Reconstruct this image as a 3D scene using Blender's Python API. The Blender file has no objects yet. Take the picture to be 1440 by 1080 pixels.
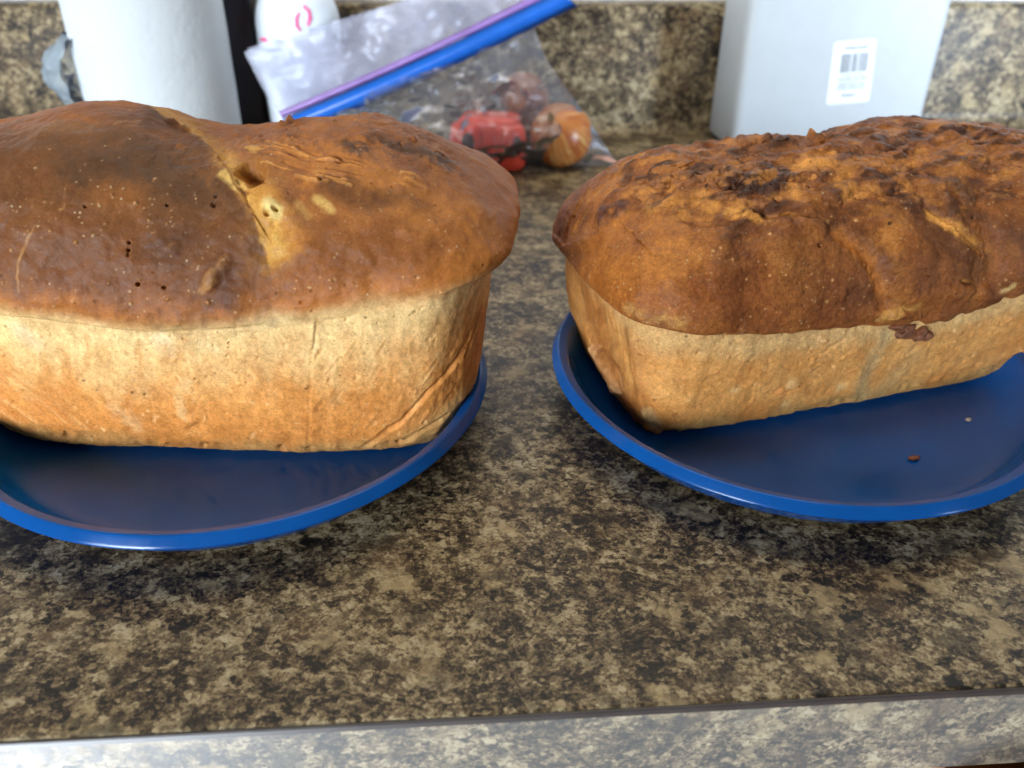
import bpy, bmesh, math, random
import numpy as np
from mathutils import Vector, Matrix

scene = bpy.context.scene
C = scene.collection
random.seed(4)

# ------------------------------------------------------------------ camera
F_PX, TH, PS, RO, YC, HC = 1215.1, 0.56233, 0.077757, 0.012703, -0.158955, 0.211836
_f = np.array([math.sin(PS)*math.cos(TH), math.cos(PS)*math.cos(TH), -math.sin(TH)])
_r0 = np.array([math.cos(PS), -math.sin(PS), 0.0]); _u0 = np.cross(_r0, _f)
_r = math.cos(RO)*_r0 + math.sin(RO)*_u0
_u = -math.sin(RO)*_r0 + math.cos(RO)*_u0
_o = np.array([0.0, YC, HC])
cam = bpy.data.cameras.new("camera"); camo = bpy.data.objects.new("camera", cam); C.objects.link(camo)
camo.matrix_world = Matrix(((_r[0], _u[0], -_f[0], _o[0]), (_r[1], _u[1], -_f[1], _o[1]),
                            (_r[2], _u[2], -_f[2], _o[2]), (0, 0, 0, 1)))
cam.sensor_width = 36.0; cam.sensor_fit = 'HORIZONTAL'
cam.lens = F_PX/1440*36
cam.clip_start = 0.01; cam.clip_end = 50
cam.dof.use_dof = True; cam.dof.focus_distance = 0.312; cam.dof.aperture_fstop = 10.5
scene.camera = camo

# ------------------------------------------------------------------ light
scene.view_settings.view_transform = 'Standard'; scene.view_settings.look = 'None'
scene.view_settings.exposure = 0.0; scene.view_settings.gamma = 1.0
W = bpy.data.worlds.new("World"); scene.world = W; W.use_nodes = True
W.node_tree.nodes['Background'].inputs[0].default_value = (0.80, 0.86, 1.0, 1)
W.node_tree.nodes['Background'].inputs[1].default_value = 0.10
def area(name, loc, target, sx, sy, power, col, spread=180):
    l = bpy.data.lights.new(name, 'AREA'); l.shape = 'RECTANGLE'; l.size = sx; l.size_y = sy
    l.energy = power; l.color = col; l.spread = math.radians(spread)
    o = bpy.data.objects.new(name, l); C.objects.link(o); o.location = loc
    o.rotation_euler = (Vector(target)-Vector(loc)).to_track_quat('-Z', 'Y').to_euler()
    return o
LS = [float(x) for x in '1 1 1 1 1'.split()]
W.node_tree.nodes['Background'].inputs[1].default_value *= LS[3]
area('ceiling_lamp', (0.10, 0.38, 1.45), (0.05, 0.22, 0), 0.9, 0.5, 10.5*LS[0], (1.0, 0.90, 0.72))
area('window_light_left', (-1.45, -1.70, 0.50), (-0.46, 0.28, 0.05), 0.9, 0.8, 12.8*LS[1], (0.80, 0.90, 1.0), 54)
area('window_light_right', (2.1, -1.3, 0.50), (0.84, 0.50, 0.07), 0.6, 0.7, 8.6*LS[2], (0.66, 0.81, 1.0), 32)
area('daylight_below_counter', (-0.66, -0.62, -0.84), (-0.20, 0.05, -0.05), 0.9, 0.5, 52.0*LS[4], (0.80, 0.90, 1.0))

# ------------------------------------------------------------------ helpers
def ray(px, py):
    return _f*F_PX + _r*(px-720) + _u*(540-py)
def at_y(px, py, Y):
    d = ray(px, py); return _o + d*((Y-_o[1])/d[1])
def at_z(px, py, Z):
    d = ray(px, py); return _o + d*((Z-_o[2])/d[2])
def project(P):
    d = P-_o; z = d@_f
    return 720+F_PX*(d@_r)/z, 540-F_PX*(d@_u)/z, z

def put(o, parent=None):
    C.objects.link(o)
    if parent is not None: o.parent = parent
    return o
def empty(name, loc, rz=0.0):
    o = bpy.data.objects.new(name, None); o.empty_display_size = 0.03
    o.location = loc; o.rotation_euler = (0, 0, rz); return put(o)
def tag(o, label, cat, group=None, kind=None):
    o['label'] = label
    if cat: o['category'] = cat
    if group: o['group'] = group
    if kind: o['kind'] = kind
    return o
def mesh_obj(name, verts, faces, mat, parent=None, smooth=True):
    me = bpy.data.meshes.new(name); me.from_pydata([tuple(map(float, v)) for v in verts], [], [tuple(f) for f in faces]); me.update()
    if smooth: me.polygons.foreach_set('use_smooth', [True]*len(me.polygons))
    o = bpy.data.objects.new(name, me)
    if mat: me.materials.append(mat)
    return put(o, parent)
def bm_obj(name, bm, mat, parent=None, smooth=True, auto=None):
    me = bpy.data.meshes.new(name); bm.normal_update(); bm.to_mesh(me); bm.free()
    if smooth: me.polygons.foreach_set('use_smooth', [True]*len(me.polygons))
    o = bpy.data.objects.new(name, me)
    if mat: me.materials.append(mat)
    if auto is not None:
        try: me.set_sharp_from_angle(angle=math.radians(auto))
        except Exception: pass
    return put(o, parent)
def grid_np(name, P, mat, parent=None, close_u=True, attrs=None, normals=None):
    """P: (rows, cols, 3) -> quad grid mesh built with numpy"""
    nr, nc = P.shape[:2]
    idx = np.arange(nr*nc).reshape(nr, nc)
    if close_u: nxt = np.roll(idx, -1, axis=1); A, B = idx[:-1], nxt[:-1]; D, Cc = idx[1:], nxt[1:]
    else: A, B, D, Cc = idx[:-1, :-1], idx[:-1, 1:], idx[1:, :-1], idx[1:, 1:]
    q = np.stack([A.ravel(), B.ravel(), Cc.ravel(), D.ravel()], 1).astype(np.int32)
    me = bpy.data.meshes.new(name)
    me.vertices.add(nr*nc); me.vertices.foreach_set('co', P.astype(np.float32).ravel())
    me.loops.add(q.size); me.loops.foreach_set('vertex_index', q.ravel())
    me.polygons.add(len(q)); me.polygons.foreach_set('loop_start', np.arange(0, q.size, 4, dtype=np.int32))
    me.polygons.foreach_set('use_smooth', np.ones(len(q), bool))
    me.update(calc_edges=True); me.validate()
    for k, v in (attrs or {}).items():
        if v.ndim == 3:
            a = me.color_attributes.new(k, 'FLOAT_COLOR', 'POINT')
            c4 = np.concatenate([v.reshape(-1, 3), np.ones((nr*nc, 1))], 1)
            a.data.foreach_set('color', c4.astype(np.float32).ravel())
        else:
            a = me.attributes.new(k, 'FLOAT', 'POINT'); a.data.foreach_set('value', v.astype(np.float32).ravel())
    if normals is not None:
        me.normals_split_custom_set_from_vertices([tuple(n) for n in normals.reshape(-1, 3).tolist()])
    o = bpy.data.objects.new(name, me); me.materials.append(mat)
    return put(o, parent)

def lin(r, g, b):
    f = lambda c: (c/255/12.92) if c/255 <= 0.04045 else ((c/255+0.055)/1.055)**2.4
    return np.array([f(r), f(g), f(b)])
def L4(r, g, b): return (*lin(r, g, b), 1.0)
def sstep(a, b, x):
    t = np.clip((x-a)/(b-a), 0, 1); return t*t*(3-2*t)

# numpy gradient noise
_rng = np.random.RandomState(7)
_perm = _rng.permutation(256).astype(np.int64); _perm = np.concatenate([_perm]*3)
_grad = _rng.normal(size=(256, 3)); _grad /= np.linalg.norm(_grad, axis=1, keepdims=True)
def pn(P, scale, seed=0):
    sh = P.shape[:-1]
    X = P.reshape(-1, 3)*scale + np.array([13.7, 5.1, 9.3])*(seed+1)
    i = np.floor(X).astype(np.int64); f = X-i; i &= 255
    w = f*f*f*(f*(f*6-15)+10)
    out = np.zeros(len(X))
    for dx in (0, 1):
        wx = w[:, 0] if dx else 1-w[:, 0]
        px = _perm[i[:, 0]+dx]
        for dy in (0, 1):
            wy = w[:, 1] if dy else 1-w[:, 1]
            py = _perm[px+i[:, 1]+dy]
            for dz in (0, 1):
                wz = w[:, 2] if dz else 1-w[:, 2]
                g = _grad[_perm[py+i[:, 2]+dz] & 255]
                out += wx*wy*wz*(g[:, 0]*(f[:, 0]-dx)+g[:, 1]*(f[:, 1]-dy)+g[:, 2]*(f[:, 2]-dz))
    return (out*1.5).reshape(sh)
def fbm(P, scale, oct=4, seed=0, gain=0.5):
    s = 0; a = 1
    for k in range(oct):
        s = s+a*pn(P, scale*2**k, seed+k); a *= gain
    return s

# ------------------------------------------------------------------ materials
class NT:
    def __init__(self, name):
        self.m = bpy.data.materials.new(name); self.m.use_nodes = True
        self.t = self.m.node_tree; self.n = self.t.nodes
        self.b = self.n['Principled BSDF']
    def add(self, kind, **kw):
        nd = self.n.new(kind)
        for k, v in kw.items():
            if k in ('operation', 'blend_type', 'data_type', 'feature', 'distance', 'attribute_name', 'noise_dimensions', 'voronoi_dimensions', 'wave_type', 'bands_direction', 'interpolation', 'noise_type', 'clamp_factor'):
                setattr(nd, k, v)
            else: nd.inputs[k].default_value = v
        return nd
    def link(self, a, b): self.t.links.new(a, b)
    def coord(self, scale=None, rot=None):
        tc = self.n.new('ShaderNodeTexCoord')
        if scale is None: return tc.outputs['Object']
        mp = self.n.new('ShaderNodeMapping'); mp.inputs['Scale'].default_value = scale
        if rot: mp.inputs['Rotation'].default_value = rot
        self.link(tc.outputs['Object'], mp.inputs['Vector']); return mp.outputs['Vector']
    def noise(self, vec, scale, detail=4, rough=0.55, dist=0.0):
        nd = self.add('ShaderNodeTexNoise', Scale=scale, Detail=detail, Roughness=rough, Distortion=dist)
        self.link(vec, nd.inputs['Vector']); return nd.outputs['Fac']
    def math(self, op, a, b=None, clamp=False):
        nd = self.n.new('ShaderNodeMath'); nd.operation = op; nd.use_clamp = clamp
        for i, v in enumerate((a, b)):
            if v is None: continue
            if isinstance(v, (int, float)): nd.inputs[i].default_value = v
            else: self.link(v, nd.inputs[i])
        return nd.outputs[0]
    def ramp(self, fac, stops, interp='LINEAR'):
        nd = self.n.new('ShaderNodeValToRGB'); cr = nd.color_ramp; cr.interpolation = interp
        while len(cr.elements) < len(stops): cr.elements.new(0.5)
        for e, (p, c) in zip(cr.elements, stops):
            e.position = p; e.color = c if hasattr(c, '__len__') else (c, c, c, 1)
        self.link(fac, nd.inputs[0]); return nd.outputs[0]
    def mix(self, fac, a, b, mode='MIX'):
        nd = self.n.new('ShaderNodeMix'); nd.data_type = 'RGBA'; nd.blend_type = mode
        for i, v in ((0, fac), (6, a), (7, b)):
            if isinstance(v, (int, float)): nd.inputs[i].default_value = v
            elif isinstance(v, (tuple, list)): nd.inputs[i].default_value = v
            else: self.link(v, nd.inputs[i])
        return nd.outputs[2]
    def bump(self, h, strength, dist, normal=None):
        nd = self.add('ShaderNodeBump', Strength=strength, Distance=dist); self.link(h, nd.inputs['Height'])
        if normal is not None: self.link(normal, nd.inputs['Normal'])
        return nd.outputs[0]
    def set(self, **kw):
        for k, v in kw.items():
            k = k.replace('_', ' ')
            if isinstance(v, (int, float, tuple)): self.b.inputs[k].default_value = v
            else: self.link(v, self.b.inputs[k])
        return self.m

def mat_granite(pale=False):
    n = NT('pale_edge_laminate' if pale else 'granite_laminate')
    v = n.coord((1.0, 1.15, 1.1), (0, 0, 0.6))
    def warped(src, sc, amt):
        w_ = n.add('ShaderNodeTexNoise', Scale=sc, Detail=3.0); n.link(src, w_.inputs['Vector'])
        sub = n.add('ShaderNodeVectorMath', operation='SUBTRACT'); n.link(w_.outputs['Color'], sub.inputs[0]); sub.inputs[1].default_value = (.5, .5, .5)
        scl = n.add('ShaderNodeVectorMath', operation='SCALE'); n.link(sub.outputs[0], scl.inputs[0]); scl.inputs['Scale'].default_value = amt
        ad = n.add('ShaderNodeVectorMath', operation='ADD'); n.link(src, ad.inputs[0]); n.link(scl.outputs[0], ad.inputs[1]); return ad.outputs[0]
    w = warped(v, 380, 0.0022)
    def cells(sc, vec):
        vo = n.add('ShaderNodeTexVoronoi', Scale=sc, Randomness=1.0); n.link(vec, vo.inputs['Vector'])
        sp = n.n.new('ShaderNodeSeparateColor'); n.link(vo.outputs['Color'], sp.inputs[0]); return sp.outputs[0], vo.outputs['Distance']
    c1, d1 = cells(640, w); c2, d2 = cells(310, w); c3, d3 = cells(130, warped(v, 160, 0.007))
    big = n.noise(v, 30, 5, 0.62)
    mid = n.noise(w, 105, 10, 0.78)
    fine = n.noise(v, 820, 3, 0.75)
    def S(*t):
        r = None
        for x, k in t:
            q = n.math('MULTIPLY', x, k); r = q if r is None else n.math('ADD', r, q)
        return r
    s = S((big, 0.60), (mid, 0.86), (c1, 0.22), (c2, 0.19), (c3, 0.11), (fine, 0.60))
    s = n.math('SUBTRACT', s, 0.795)
    col = n.ramp(s, [(0.28, (0.010, 0.008, 0.006, 1)), (0.38, (0.030, 0.021, 0.013, 1)), (0.46, (0.085, 0.056, 0.029, 1)), (0.54, (0.165, 0.116, 0.060, 1)), (0.63, (0.29, 0.22, 0.118, 1)), (0.76, (0.42, 0.345, 0.215, 1))])
    # tan translucent-looking chips and near-black chips of their own
    tp = n.math('ADD', n.noise(warped(v, 160, 0.008), 44, 3, 0.55), n.math('MULTIPLY', c2, 0.05))
    col = n.mix(n.ramp(tp, [(0.61, 0.0), (0.70, 0.62)]), col, (0.40, 0.295, 0.150, 1))
    dk = n.math('ADD', n.noise(warped(v, 160, 0.008), 62, 4, 0.6), n.math('MULTIPLY', c1, 0.08))
    col = n.mix(n.ramp(dk, [(0.60, 0.0), (0.69, 0.70)]), col, (0.026, 0.018, 0.011, 1))
    rust = n.noise(v, 37, 3, 0.6)
    col = n.mix(n.ramp(rust, [(0.56, 0.0), (0.70, 0.40)]), col, (0.15, 0.085, 0.040, 1))
    if pale: col = n.mix(0.28, col, (0.30, 0.295, 0.285, 1))
    rg = n.ramp(n.noise(v, 300, 3), [(0.3, 0.34), (0.7, 0.46)])
    bm = n.bump(n.math('ADD', fine, c1), 0.10, 0.0003)
    return n.set(Base_Color=col, Roughness=rg, Normal=bm, Specular_IOR_Level=0.28)

def mat_bread():
    n = NT('bread_crust')
    v = n.coord()
    col = n.add('ShaderNodeAttribute', attribute_name='crust').outputs['Color']
    dome = n.add('ShaderNodeAttribute', attribute_name='dome').outputs['Fac']
    rgh = n.add('ShaderNodeAttribute', attribute_name='rough').outputs['Fac']
    mott = n.noise(v, 110, 6, 0.62)
    mid = n.noise(v, 330, 5, 0.68)
    fine = n.noise(v, 950, 4, 0.7)
    grain = n.add('ShaderNodeAttribute', attribute_name='grain').outputs['Fac']
    amp = n.math('ADD', n.math('MULTIPLY', grain, 0.85), 0.18)
    def mod(col, fac, lo, hi, p=(0.30, 0.5, 0.70)):
        m_ = n.mix(1.0, col, n.ramp(fac, [(p[0], lo), (p[1], (1, 1, 1, 1)), (p[2], hi)]), 'MULTIPLY')
        return n.mix(amp, col, m_)
    col = mod(col, mott, (0.70, 0.62, 0.54, 1), (1.28, 1.32, 1.34, 1))
    col = mod(col, mid, (0.66, 0.58, 0.50, 1), (1.32, 1.38, 1.42, 1))
    col = mod(col, fine, (0.66, 0.60, 0.55, 1), (1.34, 1.38, 1.42, 1))
    pepper = n.noise(v, 1700, 2, 0.6)
    col = mod(col, pepper, (0.74, 0.70, 0.66, 1), (1.24, 1.27, 1.30, 1))
    # tiny pale flour / fat specks
    vo = n.add('ShaderNodeTexVoronoi', Scale=420.0, Randomness=1.0); n.link(v, vo.inputs['Vector'])
    spk = n.ramp(vo.outputs['Distance'], [(0.10, 1.0), (0.26, 0.0)])
    gate = n.ramp(n.noise(v, 75, 3, 0.6), [(0.48, 0.0), (0.64, 0.9)])
    rnd = n.ramp(vo.outputs['Color'], [(0.45, 0.0), (0.6, 1.0)])
    sp = n.math('MULTIPLY', n.math('MULTIPLY', spk, gate), rnd)
    col = n.mix(n.math('MULTIPLY', sp, 0.6), col, (0.60, 0.42, 0.22, 1))
    # pores
    vp = n.add('ShaderNodeTexVoronoi', Scale=170.0, Randomness=1.0); n.link(v, vp.inputs['Vector'])
    prnd = n.ramp(vp.outputs['Color'], [(0.66, 0.0), (0.72, 1.0)])
    pore = n.math('MULTIPLY', n.ramp(vp.outputs['Distance'], [(0.06, 1.0), (0.13, 0.0)]), prnd)
    col = n.mix(n.math('MULTIPLY', pore, 0.55), col, (0.07, 0.03, 0.014, 1))
    h = n.math('ADD', n.math('MULTIPLY', fine, 0.55), n.math('ADD', n.math('ADD', n.math('MULTIPLY', mott, 0.2), n.math('MULTIPLY', mid, 0.45)), n.math('SUBTRACT', n.math('MULTIPLY', sp, 0.6), n.math('MULTIPLY', pore, 1.0))))
    bd = n.add('ShaderNodeBump', Strength=0.6); n.link(h, bd.inputs['Height']); n.link(n.math('MULTIPLY', grain, 0.0013), bd.inputs['Distance']); bm = bd.outputs[0]
    rr = n.math('ADD', rgh, n.math('MULTIPLY', n.math('SUBTRACT', mid, 0.5), 0.5))
    n.set(Base_Color=col, Roughness=rr, Normal=bm, Specular_IOR_Level=0.22, Subsurface_Weight=0.06, Subsurface_Scale=0.003)
    n.b.inputs['Subsurface Radius'].default_value = (1.0, 0.5, 0.2)
    return n.m

def mat_plain(name, col, rough=0.5, bump=None, spec=0.5, var=0.0, **kw):
    n = NT(name); v = n.coord()
    c = (*col, 1.0)
    if var:
        f = n.noise(v, 60, 5, 0.6)
        c = n.mix(1.0, c, n.ramp(f, [(0.3, (1-var, 1-var, 1-var, 1)), (0.7, (1+var, 1+var, 1+var, 1))]), 'MULTIPLY')
    n.set(Base_Color=c, Roughness=rough, Specular_IOR_Level=spec)
    if bump: n.set(Normal=n.bump(n.noise(v, bump[0], 4), bump[1], bump[2]))
    for k, val in kw.items(): n.b.inputs[k.replace('_', ' ')].default_value = val
    return n.m

def mat_plate():
    n = NT('blue_plastic'); v = n.coord()
    f = n.noise(v, 40, 5, 0.6)
    c = n.ramp(f, [(0.3, (0.003, 0.060, 0.235, 1)), (0.7, (0.004, 0.074, 0.285, 1))])
    wv = n.add('ShaderNodeTexNoise', Scale=26.0, Detail=8.0, Roughness=0.75); n.link(v, wv.inputs['Vector'])
    r = n.ramp(wv.outputs['Fac'], [(0.35, 0.13), (0.7, 0.24)])
    return n.set(Base_Color=c, Roughness=r, Specular_IOR_Level=0.28, Normal=n.bump(n.noise(v, 500, 3), 0.03, 0.0003))

def mat_film(name, milky, tint):
    n = NT(name); n.n.remove(n.b); out = n.n['Material Output']; v = n.coord()
    tr = n.add('ShaderNodeBsdfTransparent', Color=(0.93, 0.94, 0.97, 1))
    df = n.add('ShaderNodeBsdfDiffuse', Color=(*tint, 1)); tl = n.add('ShaderNodeBsdfTranslucent', Color=(*tint, 1))
    gl = n.add('ShaderNodeBsdfGlossy', Color=(0.40, 0.42, 0.48, 1), Roughness=0.28)
    a = n.n.new('ShaderNodeMixShader'); a.inputs[0].default_value = 0.4; n.link(df.outputs[0], a.inputs[1]); n.link(tl.outputs[0], a.inputs[2])
    b = n.n.new('ShaderNodeMixShader'); n.link(n.ramp(n.noise(v, 22, 4, 0.6), [(0.3, milky*0.55), (0.7, min(1, milky*1.45))]), b.inputs[0])
    n.link(tr.outputs[0], b.inputs[1]); n.link(a.outputs[0], b.inputs[2])
    fr = n.add('ShaderNodeFresnel', IOR=1.45)
    bp = n.bump(n.noise(n.coord((0.30, 1.0, 1.9), (0, 0.75, 0)), 42, 4, 0.55, 0.3), 0.28, 0.004)
    n.link(bp, fr.inputs['Normal']); n.link(bp, gl.inputs['Normal'])
    c = n.n.new('ShaderNodeMixShader'); n.link(fr.outputs[0], c.inputs[0]); n.link(b.outputs[0], c.inputs[1]); n.link(gl.outputs[0], c.inputs[2])
    n.link(c.outputs[0], out.inputs['Surface'])
    return n.m

M = {}
M['granite'] = mat_granite(); M['edge'] = mat_granite(True)
M['bread'] = mat_bread()
M['plate'] = mat_plate()
M['seam'] = mat_plain('dark_laminate_seam', (0.045, 0.034, 0.030), 0.4, var=0.2)
M['wall'] = mat_plain('white_painted_wall', (0.80, 0.79, 0.75), 0.6, bump=(200, 0.1, 0.001))

# ------------------------------------------------------------------ the counter and the wall
DEP = 0.5814      # depth of the counter to the backsplash
bm = bmesh.new()
def box(bm, x0, x1, y0, y1, z0, z1, bev=0.0, seg=2):
    r = bmesh.ops.create_cube(bm, size=1.0)
    vs = r['verts']
    for v in vs:
        v.co = Vector(((x0+x1)/2+v.co.x*(x1-x0), (y0+y1)/2+v.co.y*(y1-y0), (z0+z1)/2+v.co.z*(z1-z0)))
    if bev:
        es = list({e for v in vs for e in v.link_edges})
        bmesh.ops.bevel(bm, geom=es, offset=bev, segments=seg, affect='EDGES', profile=0.5)
def structure(o, label):
    o['kind'] = 'structure'; o['label'] = label; return o
# countertop sheet with a coved joint into the backsplash
prof = [(0.0008, -0.0016), (0.0, -0.0004), (0.0006, 0.0)] + [(0.03*k, 0.0) for k in range(1, 19)]
rc = 0.012
prof += [(DEP-rc, 0.0)]
def sweep(name, pts, x0, x1, mat, parent=None):
    vs = [(x0, y, z) for y, z in pts]+[(x1, y, z) for y, z in pts]; n_ = len(pts)
    return mesh_obj(name, vs, [(i, i+1+0, n_+i+1, n_+i) for i in range(n_-1)], mat, parent)
# closed slab for the top, real thickness
slab = [(0.0, -0.0019), (0.0, -0.0004), (0.0006, 0.0), (DEP, 0.0), (DEP, -0.0365), (0.004, -0.0365), (0.004, -0.0019)]
def prism(name, pts, x0, x1, mat, parent=None):
    n_ = len(pts)
    vs = [(x0, y, z) for y, z in pts]+[(x1, y, z) for y, z in pts]
    fs = [(i, (i+1) % n_, n_+(i+1) % n_, n_+i) for i in range(n_)]
    fs = [f[::-1] for f in fs]
    fs += [tuple(range(n_)), tuple(range(2*n_-1, n_-1, -1))]
    return mesh_obj(name, vs, fs, mat, parent, smooth=False)
XA, XB = -1.3, 1.5
counter = structure(prism('countertop', slab, XA, XB, M['granite']), 'brown and tan speckled laminate kitchen countertop')
strip = prism('front_edge_strip', [(-0.0006, -0.038), (-0.0006, -0.0025), (-0.0002, -0.0021), (0.0038, -0.0021), (0.0038, -0.038)], XA, XB, M['edge'], counter)
seam = prism('edge_seam', [(-0.0011, -0.0030), (-0.0011, -0.0012), (-0.0008, -0.0008), (-0.0001, -0.0008), (-0.0001, -0.0030)], XA, XB, M['seam'], counter)
cove = [(DEP-0.014, 0.0002)] + [(DEP-0.014+0.0135*math.sin(a), 0.0137-0.0135*math.cos(a)) for a in np.linspace(0.05, math.pi/2, 8)]
bs_pts = cove + [(DEP-0.0005, 0.098), (DEP+0.0015, 0.1008), (DEP+0.004, 0.1016), (DEP+0.019, 0.1016), (DEP+0.019, -0.03), (DEP+0.0005, -0.03), (DEP+0.0005, 0.0002)]
back = prism('backsplash', bs_pts, XA, XB, M['granite']); back.data.polygons.foreach_set('use_smooth', [len(p.vertices) == 4 and i < 10 for i, p in enumerate(back.data.polygons)])
structure(back, 'speckled laminate backsplash rising behind the countertop')
bm = bmesh.new(); box(bm, XA, XB, DEP+0.0192, DEP+0.12, -0.9, 1.6)
structure(bm_obj('wall', bm, M['wall'], smooth=False), 'white wall above the speckled backsplash')
bm = bmesh.new(); box(bm, -3, 3, -3, DEP+0.019, -0.93, -0.90)
structure(bm_obj('floor', bm, mat_plain('dark_floor', (0.05, 0.04, 0.035), 0.5, var=0.3), smooth=False), 'dark kitchen floor below the counter')

# drawer below the counter, a sliver of it shows in the lower right corner
M['wood'] = (lambda n: n.set(Base_Color=n.ramp(n.noise(n.coord((2, 1, 22)), 30, 5, 0.6, 0.4), [(0.3, (0.30, 0.105, 0.030, 1)), (0.7, (0.46, 0.20, 0.07, 1))]), Roughness=0.4))(NT('orange_wood'))
e0 = at_y(1366, 1076, -0.012)
dr = empty('kitchen_drawer', (e0[0]+0.15, -0.010, -0.06)); tag(dr, 'orange brown wooden drawer front under the right end of the counter edge', 'drawer')
bm = bmesh.new(); box(bm, -0.15, 0.19, -0.010, 0.010, -0.12, 0.0175, 0.003); bm_obj('drawer_front', bm, M['wood'], dr, auto=40)
bm = bmesh.new(); box(bm, -0.14, 0.18, 0.0102, 0.30, -0.11, 0.010); bm_obj('drawer_box', bm, M['wood'], dr, smooth=False)

# ------------------------------------------------------------------ plates
PR = 0.1064
plate_top = [(0.0, 0.0050), (0.03, 0.0050), (0.06, 0.0051), (0.077, 0.0053), (0.0845, 0.0062), (0.0900, 0.0085), (0.0940, 0.0125), (0.0968, 0.0168), (0.0984, 0.0196), (0.0992, 0.0206), (0.1000, 0.0211), (0.1026, 0.0220), (0.1031, 0.0219), (0.1035, 0.0216), (0.1049, 0.0198)]
plate_low = [(0.1056, 0.0188), (0.1057, 0.0182), (0.1050, 0.0174), (0.1036, 0.0166), (0.1010, 0.0140), (0.0960, 0.0085), (0.0900, 0.0040), (0.0820, 0.0022), (0.0740, 0.0018), (0.0735, 0.0003), (0.0700, 0.0003), (0.0695, 0.0020), (0.03, 0.0024), (0.0, 0.0024)]
def plate_z(r):
    pr_ = np.array(plate_top); return np.where(r < 0.1030, np.interp(r, pr_[:, 0], pr_[:, 1]), 0.0220)
def lathe(name, pts, mat, parent=None, seg=128):
    P = np.zeros((len(pts), seg, 3)); t = np.linspace(0, 2*np.pi, seg, endpoint=False)
    for i, (r, z) in enumerate(pts):
        r = max(r, 1e-5); P[i] = np.stack([r*np.cos(t), r*np.sin(t), 0*t+z], 1)
    return grid_np(name, P[::-1], mat, parent)
def smooth_prof(pts, k=4):
    p = np.array(pts); n_ = len(p); out = []
    for i in range(n_-1):
        p0, p1, p2, p3 = p[max(i-1, 0)], p[i], p[i+1], p[min(i+2, n_-1)]
        for j in range(k):
            t = j/k
            out.append(0.5*((2*p1)+(-p0+p2)*t+(2*p0-5*p1+4*p2-p3)*t*t+(-p0+3*p1-3*p2+p3)*t**3))
    out.append(p[-1]); return [tuple(x) for x in out]
PL = np.array([-0.0918, 0.1597]); PRt = np.array([0.1485, 0.1597])
pfull = smooth_prof(plate_top+plate_low, 4)
plate_l = lathe('dinner_plate', pfull, M['plate']); plate_l.location = (*PL, 0)
tag(plate_l, 'round blue plastic plate under the taller smooth domed loaf on the left', 'plate', 'blue plates under the loaves')
plate_r = plate_l.copy(); C.objects.link(plate_r); plate_r.location = (*PRt, 0); plate_r.rotation_euler = (0, 0, 2.1)
tag(plate_r, 'round blue plastic plate under the rough flaky loaf, with two crumbs on it', 'plate', 'blue plates under the loaves')

# ------------------------------------------------------------------ loaves of bread
def seg_dist(P, pts):
    d = np.full(len(P), 1e9)
    if len(pts) == 1: return np.linalg.norm(P-pts[0], axis=1)
    for a, b in zip(pts[:-1], pts[1:]):
        ab = b-a; t = np.clip(((P-a)@ab)/(ab@ab+1e-12), 0, 1)
        d = np.minimum(d, np.linalg.norm(P-(a+t[:, None]*ab), axis=1))
    return d

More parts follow.
